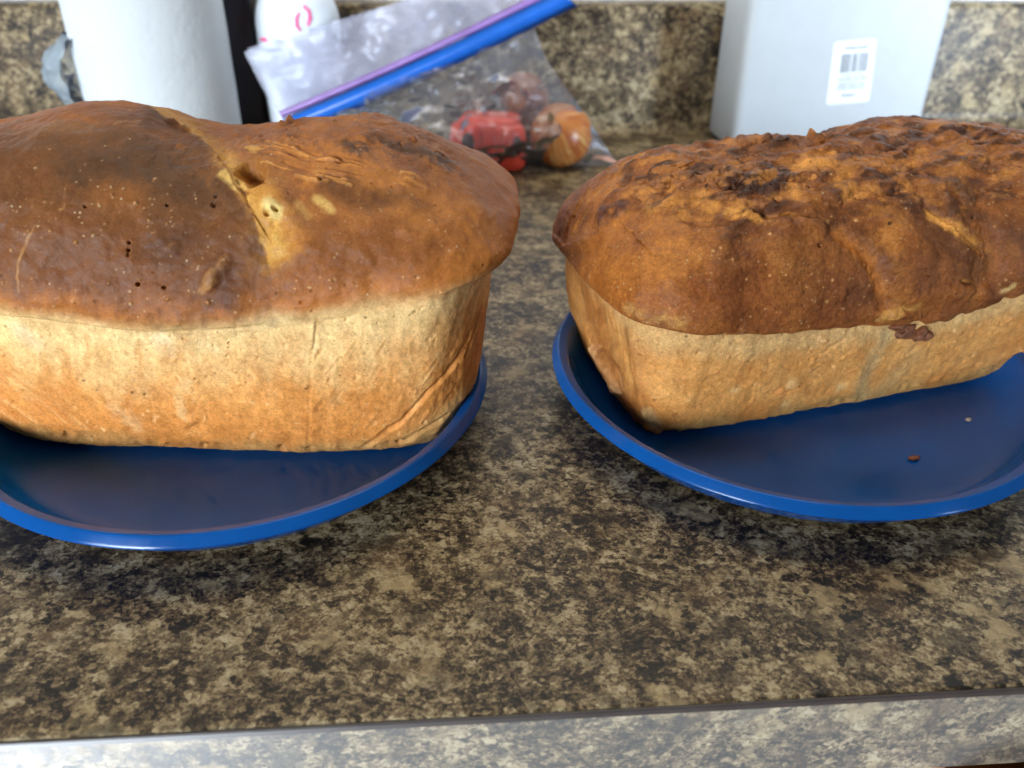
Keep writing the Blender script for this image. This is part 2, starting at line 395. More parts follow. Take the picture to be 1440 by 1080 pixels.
class Loaf:
    NA, NS, NL, ND = 1200, 140, 36, 290
    def __init__(s, cx, cy, yaw, plate, a, b, nexp, zs, zt, taper, lip, drop, front_end, m=2.2, k=1.7, seed=0, flare=None, rise=0.0, lift=1.0, belly=None):
        s.lift = lift
        s.c = np.array([cx, cy]); s.yaw = yaw; s.seed = seed
        cu, su = math.cos(yaw), math.sin(yaw)
        # unit outline resampled by weighted arc length
        t = np.linspace(0, 2*np.pi, 6001); ct, st = np.cos(t), np.sin(t)
        E0 = np.stack([a*np.sign(ct)*np.abs(ct)**(2/nexp), b*np.sign(st)*np.abs(st)**(2/nexp)], 1)
        d = np.linalg.norm(np.diff(E0, axis=0), axis=1); mid = (E0[1:]+E0[:-1])/2
        seen = sstep(0.25*b, -0.2*b, mid[:, 1]) + sstep(0.55*a, 0.9*a, mid[:, 0]*front_end)
        w = d*(0.12+0.88*np.clip(seen, 0, 1)); cum = np.concatenate([[0], np.cumsum(w)]); cum /= cum[-1]
        q = np.linspace(0, 1, s.NA, endpoint=False)
        E_ = np.stack([np.interp(q, cum, E0[:, 0]), np.interp(q, cum, E0[:, 1])], 1)
        tg = np.roll(E_, -2, 0)-np.roll(E_, 2, 0); nrm = np.stack([tg[:, 1], -tg[:, 0]], 1); nrm /= np.linalg.norm(nrm, axis=1, keepdims=True)
        s.E, s.N2 = E_, nrm
        u = E_[:, 0]; zs_ = zs(E_[:, 0], E_[:, 1]); tp = taper(E_[:, 0], E_[:, 1]); lp = lip(E_[:, 0], E_[:, 1]); dr_ = drop(E_[:, 0], E_[:, 1]); fl = flare(E_[:, 0], E_[:, 1]) if flare else 0*u
        rows = []; lev = []
        for i in range(s.NS):                       # the pan-shaped side
            q_ = i/(s.NS-1)
            rnd = -0.0035*max(0, 1-q_/0.07)**2 + (belly(E_[:, 0], E_[:, 1])*(1-q_) if belly else 0)
            o = tp*(q_**1.1) + fl*q_**5 + 0.0025*math.sin(math.pi*q_) + rnd
            xy = E_+nrm*o[:, None]
            wx = s.c[0]+xy[:, 0]*cu-xy[:, 1]*su-plate[0]; wy = s.c[1]+xy[:, 0]*su+xy[:, 1]*cu-plate[1]
            zb = 0.0054+s.lift*(plate_z(np.hypot(wx, wy))-0.0050)
            rows.append(np.concatenate([xy, (zb+(zs_-zb)*q_)[:, None]], 1)); lev.append(0*u+q_)
        o0 = tp+fl
        for i in range(1, s.NL+1):                  # the overhanging lip
            q_ = i/s.NL
            o = o0+lp*math.sin(q_*math.pi/2)
            z = zs_+rise*q_-dr_*math.sin(q_*math.pi)
            rows.append(np.concatenate([E_+nrm*o[:, None], z[:, None]], 1)); lev.append(0*u+1+q_)
        zs_ = zs_+rise; base = E_+nrm*(o0+lp)[:, None]
        ext = max(np.abs(base[:, 0])); kk = 1-0.80*b/a
        for i in range(1, s.ND+1):                  # the dome
            t_ = i/s.ND; rho = math.cos(t_*math.pi/2)**0.9 if i < s.ND else 0.0
            ru = rho+(1-rho)*kk
            xy = base*np.array([ru, rho])
            h = (1-rho**m)**(1/k)
            zt_ = zt(xy[:, 0], xy[:, 1])
            rows.append(np.concatenate([xy, (zs_+(zt_-zs_)*h)[:, None]], 1)); lev.append(0*u+2+t_)
        s.P = np.stack(rows); s.lev = np.stack(lev)
        s.B = s.NS+s.NL//3                          # ring where the top crust begins
        s.uv = s.P[..., :2].copy()
        s.col = np.zeros(s.P.shape); s.rough = np.full(s.P.shape[:2], 0.6)
        s.snapshot()
    def world(s):
        cu, su = math.cos(s.yaw), math.sin(s.yaw); X = s.P
        return np.stack([s.c[0]+X[..., 0]*cu-X[..., 1]*su, s.c[1]+X[..., 0]*su+X[..., 1]*cu, X[..., 2]], -1)
    def normals(s):
        P = s.P
        du = np.roll(P, -1, 1)-np.roll(P, 1, 1); dv = np.gradient(P, axis=0)
        n = np.cross(du, dv); l = np.linalg.norm(n, axis=-1, keepdims=True); n = n/np.maximum(l, 1e-12)
        n[-1] = [0, 0, 1]; return n
    def snapshot(s):
        w = s.world(); s.px, s.py, s.pz = project(w)
        n = s.normals(); cu, su = math.cos(s.yaw), math.sin(s.yaw)
        nw = np.stack([n[..., 0]*cu-n[..., 1]*su, n[..., 0]*su+n[..., 1]*cu, n[..., 2]], -1)
        s.vis = ((w-_o)*nw).sum(-1) < 0
        s.Q = s.P.reshape(-1, 3).copy()
        vv = np.nonzero(s.vis.reshape(-1))[0]; s.opx = vv[np.argsort(s.px.reshape(-1)[vv])]; s.spx = s.px.reshape(-1)[s.opx]
        cell = np.floor(s.Q/0.008).astype(np.int64)+64
        s.key = (cell[:, 0]*128+cell[:, 1])*128+cell[:, 2]; s.key[~s.vis.reshape(-1)] = -1
        s.order = np.argsort(s.key, kind='stable'); s.skey = s.key[s.order]
        s.warp = np.stack([fbm(s.P, 70, 3, 20+s.seed+j) for j in range(3)], -1).reshape(-1, 3)
        s.warp2 = np.stack([fbm(s.P, 300, 2, 40+s.seed+j) for j in range(3)], -1).reshape(-1, 3)
    def pick(s, x, y):
        a = np.searchsorted(s.spx, x-8); b = np.searchsorted(s.spx, x+8); c = s.opx[a:b]
        if len(c) == 0: c = s.opx[max(0, min(a, len(s.opx)-1)-200):min(a, len(s.opx)-1)+200]
        d = np.hypot(s.px.reshape(-1)[c]-x, s.py.reshape(-1)[c]-y)
        m = d < max(2.5, d.min()+0.5); z = np.where(m, s.pz.reshape(-1)[c], 1e6); i = c[z.argmin()]
        return s.P.reshape(-1, 3)[i], s.pz.reshape(-1)[i]
    def line(s, pts):
        r = [s.pick(*p) for p in pts]; return np.array([q[0] for q in r]), np.mean([q[1] for q in r])
    def field(s, pts, rad, soft=0.6, warp=0.0, warp2=0.0):
        """1 inside rad (photo pixels, turned to metres on the loaf), falling to 0 at rad*(1+soft)"""
        P3, z = s.line(pts); R = rad*z/F_PX; ro = R*(1+soft)+0.0001
        pad = ro+R*(1.2*warp+1.2*warp2)
        c0 = np.floor((P3.min(0)-pad)/0.008).astype(int)+64; c1 = np.floor((P3.max(0)+pad)/0.008).astype(int)+64
        ii, jj = np.meshgrid(np.arange(c0[0], c1[0]+1), np.arange(c0[1], c1[1]+1), indexing='ij')
        k0 = ((ii*128+jj)*128+c0[2]).ravel(); k1 = ((ii*128+jj)*128+c1[2]).ravel()
        a_ = np.searchsorted(s.skey, k0, 'left'); b_ = np.searchsorted(s.skey, k1, 'right')
        idx = np.concatenate([s.order[x:y] for x, y in zip(a_, b_)]+[np.zeros(0, np.int64)])
        d = seg_dist(s.Q[idx]+warp*R*s.warp[idx]+warp2*R*s.warp2[idx], P3)
        f = 1-sstep(R*(1-soft), R*(1+soft), d)
        return idx, f, d, R
    def paint(s, rgb, pts, rad, k=1.0, soft=0.6, warp=0.6, warp2=0.3, rough=None):
        idx, f, d, R = s.field(pts, rad, soft, warp, warp2); c = s.col.reshape(-1, 3); f = (f*k)[:, None]
        c[idx] = c[idx]*(1-f)+lin(*rgb)*f
        if rough is not None: rr = s.rough.reshape(-1); rr[idx] = rr[idx]*(1-f[:, 0])+rough*f[:, 0]
    def sculpt(s, mm, pts, rad, soft=0.9, warp=0.4, warp2=0.2, nrm=None):
        idx, f, d, R = s.field(pts, rad, soft, warp, warp2); P = s.P.reshape(-1, 3)
        n = s.n0.reshape(-1, 3)[idx]
        P[idx] += n*(f*mm*0.001)[:, None]
    def step(s, mm, pts, rad, side, warp=0.3):
        """a step: surface on one side of a line (photo pixels) raised at the line, fading away from it"""
        P3, z = s.line(pts); R = rad*z/F_PX
        idx, f, d, _ = s.field(pts, rad, 1.0, 0, 0)
        pr = np.array(pts, float); X = s.px.reshape(-1)[idx]; Y = s.py.reshape(-1)[idx]
        best = np.full(len(idx), 1e9); sg = np.zeros(len(idx))
        for a, b in zip(pr[:-1], pr[1:]):
            ab = b-a; t = np.clip(((X-a[0])*ab[0]+(Y-a[1])*ab[1])/(ab@ab), 0, 1)
            dd = np.hypot(X-a[0]-t*ab[0], Y-a[1]-t*ab[1]); c = (ab[0]*(Y-a[1])-ab[1]*(X-a[0]))
            u_ = dd < best; best = np.where(u_, dd, best); sg = np.where(u_, np.sign(c), sg)
        sd = best*sg*side + 3.0*s.warp2[idx, 0]
        g = sstep(-1.8, 1.8, sd)*(1-sstep(0, rad, best))
        s.P.reshape(-1, 3)[idx] += s.n0.reshape(-1, 3)[idx]*(g*mm*0.001)[:, None]
    def edge(s, rgb, pts, rad, side, k=1.0, sharp=2.0):
        """paint only one side of a line, crisp at the line and fading away from it"""
        idx, f, d, _ = s.field(pts, rad, 1.0, 0, 0)
        pr = np.array(pts, float); X = s.px.reshape(-1)[idx]; Y = s.py.reshape(-1)[idx]
        best = np.full(len(idx), 1e9); sg = np.zeros(len(idx))
        for a, b in zip(pr[:-1], pr[1:]):
            ab = b-a; t = np.clip(((X-a[0])*ab[0]+(Y-a[1])*ab[1])/(ab@ab), 0, 1)
            dd = np.hypot(X-a[0]-t*ab[0], Y-a[1]-t*ab[1]); c = (ab[0]*(Y-a[1])-ab[1]*(X-a[0]))
            u_ = dd < best; best = np.where(u_, dd, best); sg = np.where(u_, np.sign(c), sg)
        sd = best*sg*side+3.0*s.warp2[idx, 0]
        g = (sstep(-sharp, sharp, sd)*(1-sstep(0, rad, best+8*s.warp[idx, 1]))*k)[:, None]
        c = s.col.reshape(-1, 3); c[idx] = c[idx]*(1-g)+lin(*rgb)*g
    def build(s, label, group, dtone=(.86, .84, .78), gside=.4, gdome=.9):
        root = empty('bread_loaf', (*s.c, 0.0), s.yaw); tag(root, label, 'bread loaf', group)
        n = s.normals(); dm = sstep(0.4, 2.15, s.lev); s.tone = dm; s.dtone = np.array(dtone); s.grain = gside+(gdome-gside)*dm
        att = lambda a, b: {'crust': s.col[a:b]*(np.array([1.0, .88, .79])*(1-s.tone[a:b, :, None])+s.dtone*s.tone[a:b, :, None]), 'dome': dm[a:b], 'rough': s.rough[a:b], 'grain': s.grain[a:b]}
        B = s.B
        side = grid_np('side_crust', s.P[:B+1], M['bread'], root, True, att(0, B+1), n[:B+1])
        top = grid_np('top_crust', s.P[B:], M['bread'], root, True, att(B, None), n[B:])
        base = s.P[0]; k = len(base)
        bo = mesh_obj('bottom_crust', list(base)+[(0, 0, base[:, 2].min())], [((i+1) % k, i, k) for i in range(k)], M['bottom'], root)
        return root

M['bottom'] = mat_plain('browned_loaf_bottom', tuple(lin(150, 95, 45)), 0.6, var=0.2)
tab = lambda xs, ys: (lambda u, v=None: np.interp(u, xs, ys))

def lumpy(P, sc, amp, seed, oct=3): return fbm(P, sc, oct, seed)*amp

# ---- the smooth tall loaf on the left
def lzs(u, v): return np.interp(u, [-.11, -.06, -.01, .03, .06, .085, .10, .115], [.071, .069, .0640, .0660, .0720, .079, .083, .084])
lzt = tab([-.12, -.082, -.05, -.034, -.020, -.010, 0, .014, .03, .05, .062, .075, .09, .12], [.116, .119, .1245, .1245, .1225, .1185, .1168, .1166, .1195, .1207, .1205, .118, .114, .106])
def ltap(u, v): return 0.0095-0.0075*sstep(.085, .102, u)
def llip(u, v): return 0.0006+0.0035*sstep(.082, .1035, u)
def ldrop(u, v): return 0.0020*sstep(.085, .103, u)
A = Loaf(-.092, .1745, math.radians(-6), PL, .1035, .052, 4.6, lzs, lzt, ltap, llip, ldrop, 1, m=2.35, k=1.75, seed=1, flare=lambda u, v: 0.0092*sstep(.070, .1035, u), rise=0.004)
A.n0 = A.normals()
lev = A.lev; P = A.P
dome = sstep(1.2, 2.25, lev); side = 1-sstep(0.9, 1.3, lev)
# broad swelling and unevenness
A.P += A.n0*((0.0016*pn(P, 22, 3)+0.0008*fbm(P, 70, 3, 5))*(0.5+dome))[..., None]
A.P += A.n0*(side*(0.0004*fbm(P*np.array([1, 1, .4]), 160, 3, 9)))[..., None]
# base colours by height
h = np.clip(lev, 0, 3)
nz = fbm(P, 45, 4, 11); n2 = fbm(P, 130, 3, 15); ns = fbm(P*np.array([1, 1, .35]), 120, 3, 18)
def cmix(c, rgb, f): return c*(1-f[..., None])+lin(*rgb)*f[..., None]
zz = P[..., 2]
col = np.zeros(P.shape)+lin(214, 152, 82)
col = cmix(col, (230, 172, 102), np.clip(0.5+0.9*ns, 0, 1)*0.6)
col = cmix(col, (198, 130, 62), sstep(0.0, 0.7, nz)*0.5)
col = cmix(col, (206, 136, 66), sstep(.75, .20, lev+.12*nz)*.65)
col = cmix(col, (206, 168, 108), sstep(0.20, 0.03, lev+0.12*nz)*0.75)          # paler foot
col = cmix(col, (240, 208, 148), sstep(0.46, 1.0, lev+0.10*nz+0.10*ns)*0.95)     # pale band under the crust
zc = np.interp(A.uv[..., 0], [-.12, -.057, -.043, -.026, -.009, .016, .034, .054, .08, .1, .12], [.0755, .0745, .0725, .070, .0688, .0705, .0735, .077, .081, .084, .085])
hb = zz-zc+0.0030+0.0018*nz+0.0010*n2
f1 = sstep(-.004, .0055, hb)*sstep(.8, 1.0, lev)
col = cmix(col, (196, 118, 54), f1)
f2 = sstep(.001, .016, hb)
col = cmix(col, (150, 88, 42), f2*0.9)
f3 = sstep(.010, .030, hb)
col = cmix(col, (136, 80, 40), f3*0.55)
col = cmix(col, (172, 106, 50), f2*sstep(0.0, 0.5, nz)*0.55)
A.col = col
A.rough[...] = 0.58-0.02*f2
ZS = A.step; PT = A.paint; SC = A.sculpt
# broad browning
PT((100, 64, 36), [(-60, 230), (60, 215), (170, 210), (250, 240), (290, 290)], 84, .85, .8)
PT((112, 68, 36), [(-80, 300), (40, 310), (150, 320), (260, 330), (300, 350)], 95, .7, .8)
PT((88, 58, 36), [(130, 235), (200, 225), (265, 262)], 38, .8, .8)
PT((140, 92, 46), [(70, 172), (110, 175)], 22, .6, .9)
PT((168, 104, 48), [(150, 265), (180, 275)], 22, .4, .9)
PT((118, 68, 34), [(-40, 340), (60, 370), (160, 400), (260, 410)], 44, .55, .9)
PT((84, 50, 32), [(225, 350), (265, 335)], 22, .55, .9)
PT((88, 50, 30), [(320, 380), (322, 425)], 24, .75, .8)
PT((104, 54, 26), [(378, 385), (372, 420)], 12, .5, .9)
PT((130, 76, 34), [(430, 330), (500, 360), (560, 350)], 42, .6, .9)
PT((186, 116, 52), [(470, 240), (560, 265), (640, 295)], 42, .75, .9)
PT((190, 118, 54), [(400, 215), (500, 215)], 30, .5, .9)
PT((196, 122, 56), [(410, 330), (430, 300)], 18, .5, .9)
PT((172, 112, 64), [(690, 300), (705, 340)], 26, .5, .9)
PT((182, 112, 50), [(650, 370), (700, 360)], 26, .6, .9)
# dark patches beyond the crease
PT((76, 46, 28), [(486, 203), (512, 210)], 13, .9, .6, .9, .9)
PT((78, 49, 30), [(535, 196), (580, 210), (635, 228)], 17, .9, .8, .9, .9)
PT((92, 54, 28), [(470, 258), (535, 278)], 20, .8, .8)
PT((120, 72, 36), [(560, 268), (590, 280)], 14, .45, .9)
PT((110, 66, 36), [(415, 285), (425, 310)], 13, .55, .9)
PT((112, 70, 40), [(560, 178), (600, 192)], 9, .6, .9)
# the big crease between the two swellings
CR = [(225, 160), (262, 180), (300, 208), (318, 236), (338, 268), (356, 300), (364, 334), (372, 362)]
SC(-1.0, [(300, 200), (330, 240), (358, 285), (374, 325)], 26, 1.0)
ZS(1.0, CR[2:6], 70, 1); ZS(0.6, CR[1:5], 30, 1)
PT((196, 128, 58), [(352, 250), (376, 300), (384, 345)], 30, .6, 1.0)
A.edge((84, 50, 28), CR, 44, 1, .75)
PT((198, 134, 60), [(300, 192), (322, 225), (346, 262), (375, 300), (384, 350)], 14, .8, .8)
PT((158, 98, 48), [(270, 182), (330, 196), (380, 205)], 12, .6, .9)
PT((226, 182, 104), [(318, 245), (335, 262)], 9, .85, .6)
PT((208, 146, 64), [(376, 270), (384, 300), (384, 345)], 22, .6, 1.0); PT((234, 204, 132), [(376, 288), (384, 297)], 13, .95, .5)
PT((218, 168, 86), [(380, 320), (384, 345)], 13, .8, .7)
PT((206, 190, 120), [(381, 326), (382, 336)], 9, .9, .6)
PT((222, 178, 100), [(445, 278), (460, 292)], 7, .8, .7)
PT((218, 166, 90), [(350, 203), (358, 208)], 6, .7, .7)
PT((214, 166, 92), [(430, 300), (420, 285)], 6, .4, .7)
SC(2.2, [(378, 292)], 12, .8); SC(-1.6, [(380, 312)], 6, .8); SC(1.8, [(382, 335)], 15, .8)
SC(1.5, [(385, 262), (400, 275)], 14, .9)
# torn hole with strands of crumb
SC(-7.0, [(342, 234), (358, 246)], 12, .6); PT((50, 46, 22), [(345, 238), (360, 247)], 10, 1, .35, .3); A.edge((222, 168, 84), CR, 26, -1, .55)
SC(3.0, [(340, 232), (346, 246), (350, 254)], 3, .7, .1); PT((214, 192, 128), [(339, 231), (345, 245), (349, 254)], 3, .95, .4, .1)
PT((200, 176, 112), [(352, 239), (364, 244)], 2.4, .8, .4, .1); SC(1.6, [(352, 239), (364, 244)], 2.4, .6, .1)
PT((120, 60, 26), [(336, 264), (345, 270)], 4, .7, .6); PT((90, 50, 24), [(330, 250), (336, 256)], 2, .7, .5)
for x, y, r in ((374, 297, 3.6), (386, 293, 3.0), (373, 256, 1.6), (384, 342, 1.2)):
    SC(-3.0, [(x, y)], r*1.5, .4, 0, 0); PT((34, 26, 12), [(x, y)], r*1.5, 1, .3, 0, 0)
# stretched strands running along the right swelling
rs = np.random.RandomState(5)
for k in range(46):
    x = rs.uniform(345, 660); y0 = 195+(x-345)*.235+rs.uniform(-14, 48)*(0.5+0.5*min(1, (x-330)/200)); L_ = rs.uniform(25, 80); sl = rs.uniform(.12, .34)
    ln = [(x, y0), (x+L_*.5, y0+L_*.5*sl), (x+L_, y0+L_*sl+rs.uniform(-3, 3))]
    if x+L_ > 625 or y0 < 186: continue
    mm = rs.choice([-.55, .5]); SC(mm, ln, rs.uniform(1.5, 3.5), .9, .2, .1)
    PT((214, 146, 72) if mm > 0 else (120, 70, 34), ln, rs.uniform(1.4, 3.6), rs.uniform(.4, .85), .8, .4, .4)
for x, y, r in ((538, 251, 2.4), (546, 253, 2.6), (554, 257, 3.0), (570, 289, 3.2), (604, 266, 2.8), (612, 293, 2), (620, 247, 2), (452, 250, 3), (657, 344, 1.8), (535, 250, 1.6), (585, 288, 1.4), (300, 286, 3), (303, 276, 2.4), (237, 287, 1.6), (213, 384, 2), (192, 402, 1.8), (120, 288, 2), (183, 340, 1.8), (182, 350, 1.8), (230, 407, 2), (97, 229, 1.7), (320, 320, 1.5)):
    SC(-1.8, [(x, y)], r*1.35, .5, 0, 0); PT((44, 24, 12), [(x, y)], r*1.35, .95, .4, .2, 0)
SC(-1.0, [(184, 335), (182, 360)], 1.4, .7, 0, 0); PT((60, 34, 20), [(184, 335), (182, 360)], 1.3, .8, .5, 0, 0)
SC(-1.2, [(520, 246), (545, 252), (575, 262)], 2.2, .8); PT((90, 52, 26), [(520, 246), (545, 252), (575, 262)], 1.6, .7, .6)
SC(-1.0, [(525, 270), (560, 285), (600, 305)], 2, .8); PT((126, 74, 34), [(525, 270), (560, 285), (600, 305)], 1.6, .6, .6)
# rough crumbs on the crest
for x, y, r, mm in ((398, 172, 5, 2.2), (408, 168, 6, 3.2), (418, 170, 5, 2.6), (425, 172, 4, 1.6), (360, 180, 4, 1.2), (405, 190, 7, 1.8), (366, 195, 4, 1.2), (245, 170, 6, 1.8), (262, 178, 5, 1.6), (280, 182, 5, 1.4), (585, 196, 4, 1.4), (470, 171, 5, 1.0), (300, 180, 4, 1.2), (335, 184, 5, 1.4)):
    SC(mm, [(x, y)], r, .7, .8, .8); PT((104, 58, 30), [(x, y+1)], r, .7, .7, .8, .8)
for k in range(70):
    x = rs.uniform(225, 640); y = 184+rs.uniform(-6, 22)+max(0, x-520)*.35; r = rs.uniform(1.5, 4.5)
    SC(rs.uniform(-.9, .9), [(x, y)], r, .8, .9, .5); PT([(96, 56, 30), (190, 124, 60), (130, 76, 40)][rs.randint(3)], [(x, y)], r, rs.uniform(.3, .7), .8, .9, .5)
# pale flour scratches and scuffs on the dark swelling
for ln, r, k_ in (([(60, 300), (38, 335), (25, 372), (24, 410)], 1.8, .6), ([(96, 250), (94, 262), (86, 290)], 2.2, .4), ([(165, 172), (195, 168)], 3, .35), ([(285, 405), (300, 380), (318, 362)], 5, .5), ([(300, 395), (282, 412)], 4, .55), ([(240, 340), (222, 362)], 3, .3), ([(262, 350), (276, 330)], 2, .3)):
    PT((196, 140, 84), ln, r, k_, .9, .9, .8)
SC(1.3, [(292, 400), (312, 370)], 9, 1.0)
for k in range(150):
    x = rs.uniform(0, 345); y = rs.uniform(225, 430); r = rs.uniform(.7, 2.2)
    PT([(214, 164, 112), (196, 140, 88), (226, 190, 146)][rs.randint(3)], [(x, y)], r*1.15, rs.uniform(.25, .8), .8, .4, .4)
    if r > 1.7: SC(.5, [(x, y)], r*1.2, .8, 0, 0)
for k in range(90):
    x = rs.uniform(390, 715); y = rs.uniform(300, 410); r = rs.uniform(.7, 1.8)
    PT((226, 164, 96), [(x, y)], r*1.3, rs.uniform(.4, .9), .6, .3, .3)
PT((232, 214, 180), [(170, 277)], 2.2, .9, .5); PT((232, 214, 190), [(380, 386)], 1.8, .9, .5)
# the sides: seams, folds, wrinkles
SC(-.22, [(446, 450), (438, 490), (434, 560), (433, 625)], 2.4, .9, .5); PT((186, 126, 64), [(446, 450), (438, 490), (434, 560), (433, 620)], 1.8, .45, .8, .8)
PT((110, 82, 48), [(443, 455), (440, 480), (438, 492)], 1.5, .6, .7, .6, .6)
SC(-.7, [(662, 470), (640, 510), (606, 550), (570, 590), (535, 615), (508, 633)], 4, .8, .4); PT((150, 92, 42), [(655, 490), (640, 510), (606, 550), (572, 586)], 2.4, .75, .8, .4)
ZS(.35, [(668, 462), (648, 505), (606, 550), (570, 590)], 30, -1)
SC(-.8, [(690, 405), (676, 440), (668, 470), (655, 500)], 3, .8)
PT((172, 112, 54), [(585, 560), (610, 525), (640, 490)], 10, .25, .9, .7, .7); PT((206, 146, 84), [(545, 585), (600, 600)], 16, .4, .9)
SC(-1.0, [(565, 625), (600, 605), (630, 585)], 4, .9); SC(1.0, [(600, 622), (640, 596)], 6, .9)
PT((164, 104, 48), [(676, 440), (690, 480), (670, 540), (650, 580)], 16, .55, .9)
for k in range(16):
    x0 = rs.uniform(-30, 30); y0 = rs.uniform(490, 590); ln = [(x0, y0), (x0+45, y0+32+rs.uniform(-5, 5)), (x0+105, y0+84+rs.uniform(-6, 6))]
    ln = [p for p in ln if p[1] < 618]
    if len(ln) < 2: continue
    SC(rs.choice([-.28, .28]), ln, rs.uniform(2, 4), 1.0, .6); PT(((238, 196, 138), (196, 124, 60))[k % 2], ln, rs.uniform(1.5, 3.5), .32, .9, .5)
for k in range(40):
    x = rs.uniform(440, 660); y = rs.uniform(470, 600); L_ = rs.uniform(10, 30)
    SC(rs.choice([-.15, .15]), [(x, y), (x-L_*.55, y+L_*.8)], rs.uniform(1.5, 3), .9, .4); PT(((232, 180, 112), (190, 124, 62))[k % 2], [(x, y), (x-L_*.55, y+L_*.8)], rs.uniform(1, 2.6), .4, .9, .5)
PT((236, 222, 186), [(226, 480), (230, 494)], 10, .7, .9); PT((236, 220, 182), [(30, 466), (40, 480)], 12, .6, .9); PT((236, 216, 160), [(130, 475), (300, 490)], 12, .4, .9)
PT((228, 196, 140), [(258, 590), (250, 560), (260, 540)], 7, .5, .9, .9, .8); PT((232, 200, 150), [(170, 575), (190, 600)], 14, .4, .9, .9, .8)
SC(.8, [(255, 600), (275, 588)], 6, .9); SC(-.7, [(222, 540), (240, 558)], 1.6, .7); PT((130, 84, 40), [(228, 545), (238, 557)], 1.2, .8, .6)
for x, y, r in ((320, 484, 1.6), (321, 490, 1.3), (319, 478, 1.2), (165, 497, 1.2), (363, 505, 1.3), (345, 540, 1.4), (300, 488, 1.2), (345, 527, 1.0), (530, 455, 1.2), (488, 451, 2), (583, 440, 2.2), (576, 444, 1.6), (592, 436, 1.6), (440, 440, 2.2), (423, 428, 1.8), (554, 446, 1.3), (620, 414, 1.3)):
    SC(-.8, [(x, y)], r*1.2, .6, .5, 0); PT((112, 78, 40), [(x, y)], r, .8, .5, .6, .4)
SC(-.35, [(0, 447), (60, 452), (120, 462), (200, 470), (300, 466), (370, 460)], 2.5, .9); PT((214, 180, 118), [(0, 449), (60, 454), (120, 464), (200, 471), (300, 467)], 2, .5, .9)
for k in range(260):  # pale flecks are glints painted into the crust, brown ones plain mottling
    x = rs.uniform(0, 685); y = rs.uniform(470, 625); r = rs.uniform(.8, 2.4)
    PT([(246, 210, 152), (240, 196, 132), (176, 112, 52), (226, 166, 96)][rs.randint(4)], [(x, y), (x+rs.uniform(-5, 5), y+rs.uniform(-2, 7))], r, rs.uniform(.25, .7), .9, .8, .6)
    if k % 3 == 0: SC(rs.choice([-.5, .4]), [(x, y)], r*1.3, .9, .6, .3)
for k in range(40):
    x = rs.uniform(0, 685); y = rs.uniform(455, 600); PT((120, 76, 36), [(x, y)], rs.uniform(.7, 1.4), .8, .5, .4, .2)
for k in range(26):
    x = rs.uniform(0, 640); y = rs.uniform(470, 500); L_ = rs.uniform(30, 100)
    PT([(240, 202, 140), (202, 134, 66)][k % 2], [(x, y), (x+rs.uniform(-8, 8), y+L_*.5), (x+rs.uniform(-12, 12), y+L_)], rs.uniform(4, 11), rs.uniform(.2, .45), 1.0, .9, .9)
# broken crust along the foot
for x in range(-40, 660, 9):
    yb = np.interp(x, [-40, 0, 100, 200, 320, 430, 540, 590, 628, 660], [607, 609, 617, 627, 633, 635, 631, 621, 606, 580])
    if rs.rand() < .6: SC(rs.uniform(-1.6, .8), [(x+rs.uniform(-4, 4), yb-2)], rs.uniform(3, 8), .9, .6)
# fine skin
n1 = A.normals(); top_ = sstep(1.4, 2.1, A.lev)
A.P += n1*((0.00013*fbm(P, 420, 3, 61))*(0.6+0.3*top_))[..., None]
crest = sstep(2.55, 2.85, A.lev)*sstep(-.03, .0, A.uv[..., 0])
A.P += n1*(crest*0.0007*fbm(P, 190, 3, 66))[..., None]
loafA = A.build('tall smooth domed bread loaf, one torn crease across its brown top', 'loaves of bread on blue plates', (.80, .80, .76), .42, .27)

# ---- the rough flaky loaf on the right
def rzs(u, v):
    u = u+.0075
    return np.interp(u, [-.13, -.11, -.09, -.06, -.027, 0, .027, .05, .08, .12], [.066, .0625, .0605, .0572, .0545, .0525, .0525, .0575, .064, .068])+(0.0010*np.sin(u*290+1)+0.0007*np.sin(u*610))*sstep(-.01, .012, u)+0.00025*np.sin(u*500)
rzt0 = tab([-.13, -.11, -.09, -.073, -.057, -.038, -.012, .011, .03, .05, .067, .09, .12], [.094, .097, .100, .102, .103, .1045, .105, .1055, .1065, .107, .106, .1025, .096])
rzt = lambda u, v=None: rzt0(u+.0075)
def rtap(u, v): return 0.0075-0.004*sstep(-.0925, -.1095, u)
def rlip(u, v): return 0.0042+0.0015*sstep(-.0925, -.1095, u)+0.0012*np.sin(u*170)*sstep(-.02, .02, u)
def rdrop(u, v): return 0.0018+0*u
B = Loaf(.1743, .1942, math.radians(13), PRt, .1120, .0505, 9.0, rzs, rzt, rtap, rlip, rdrop, -1, m=2.3, k=1.8, seed=5, flare=lambda u, v: 0.0030*sstep(-.0925, -.1095, u), lift=0.5, belly=lambda u, v: 0.005*sstep(.045, .09, u)*sstep(0, -.03, v))
B.n0 = B.normals(); P = B.P; lev = B.lev; uu = B.uv[..., 0]
dome = sstep(1.3, 2.25, lev); side = 1-sstep(0.9, 1.3, lev)
B.P += B.n0*((0.0024*pn(P, 26, 33)+0.0009*fbm(P, 70, 2, 35))*(0.25+dome))[..., None]
B.P += B.n0*(side*(0.0004*fbm(P*np.array([1, 1, .5]), 160, 3, 39)))[..., None]
nz = fbm(P, 45, 4, 51); n2 = fbm(P, 130, 3, 55); ns = fbm(P, 220, 3, 58)
col = np.zeros(P.shape)+lin(202, 146, 80)
col = cmix(col, (214, 164, 98), np.clip(.5+.9*n2, 0, 1)*.6)
col = cmix(col, (190, 126, 62), sstep(.1, .6, nz)*.6)
col = cmix(col, (184, 148, 92), sstep(.22, .04, lev+.12*nz)*.85)
col = cmix(col, (212, 178, 122), sstep(.66, .90, lev+.12*nz)*.85)
edge = lev+0.05*n2
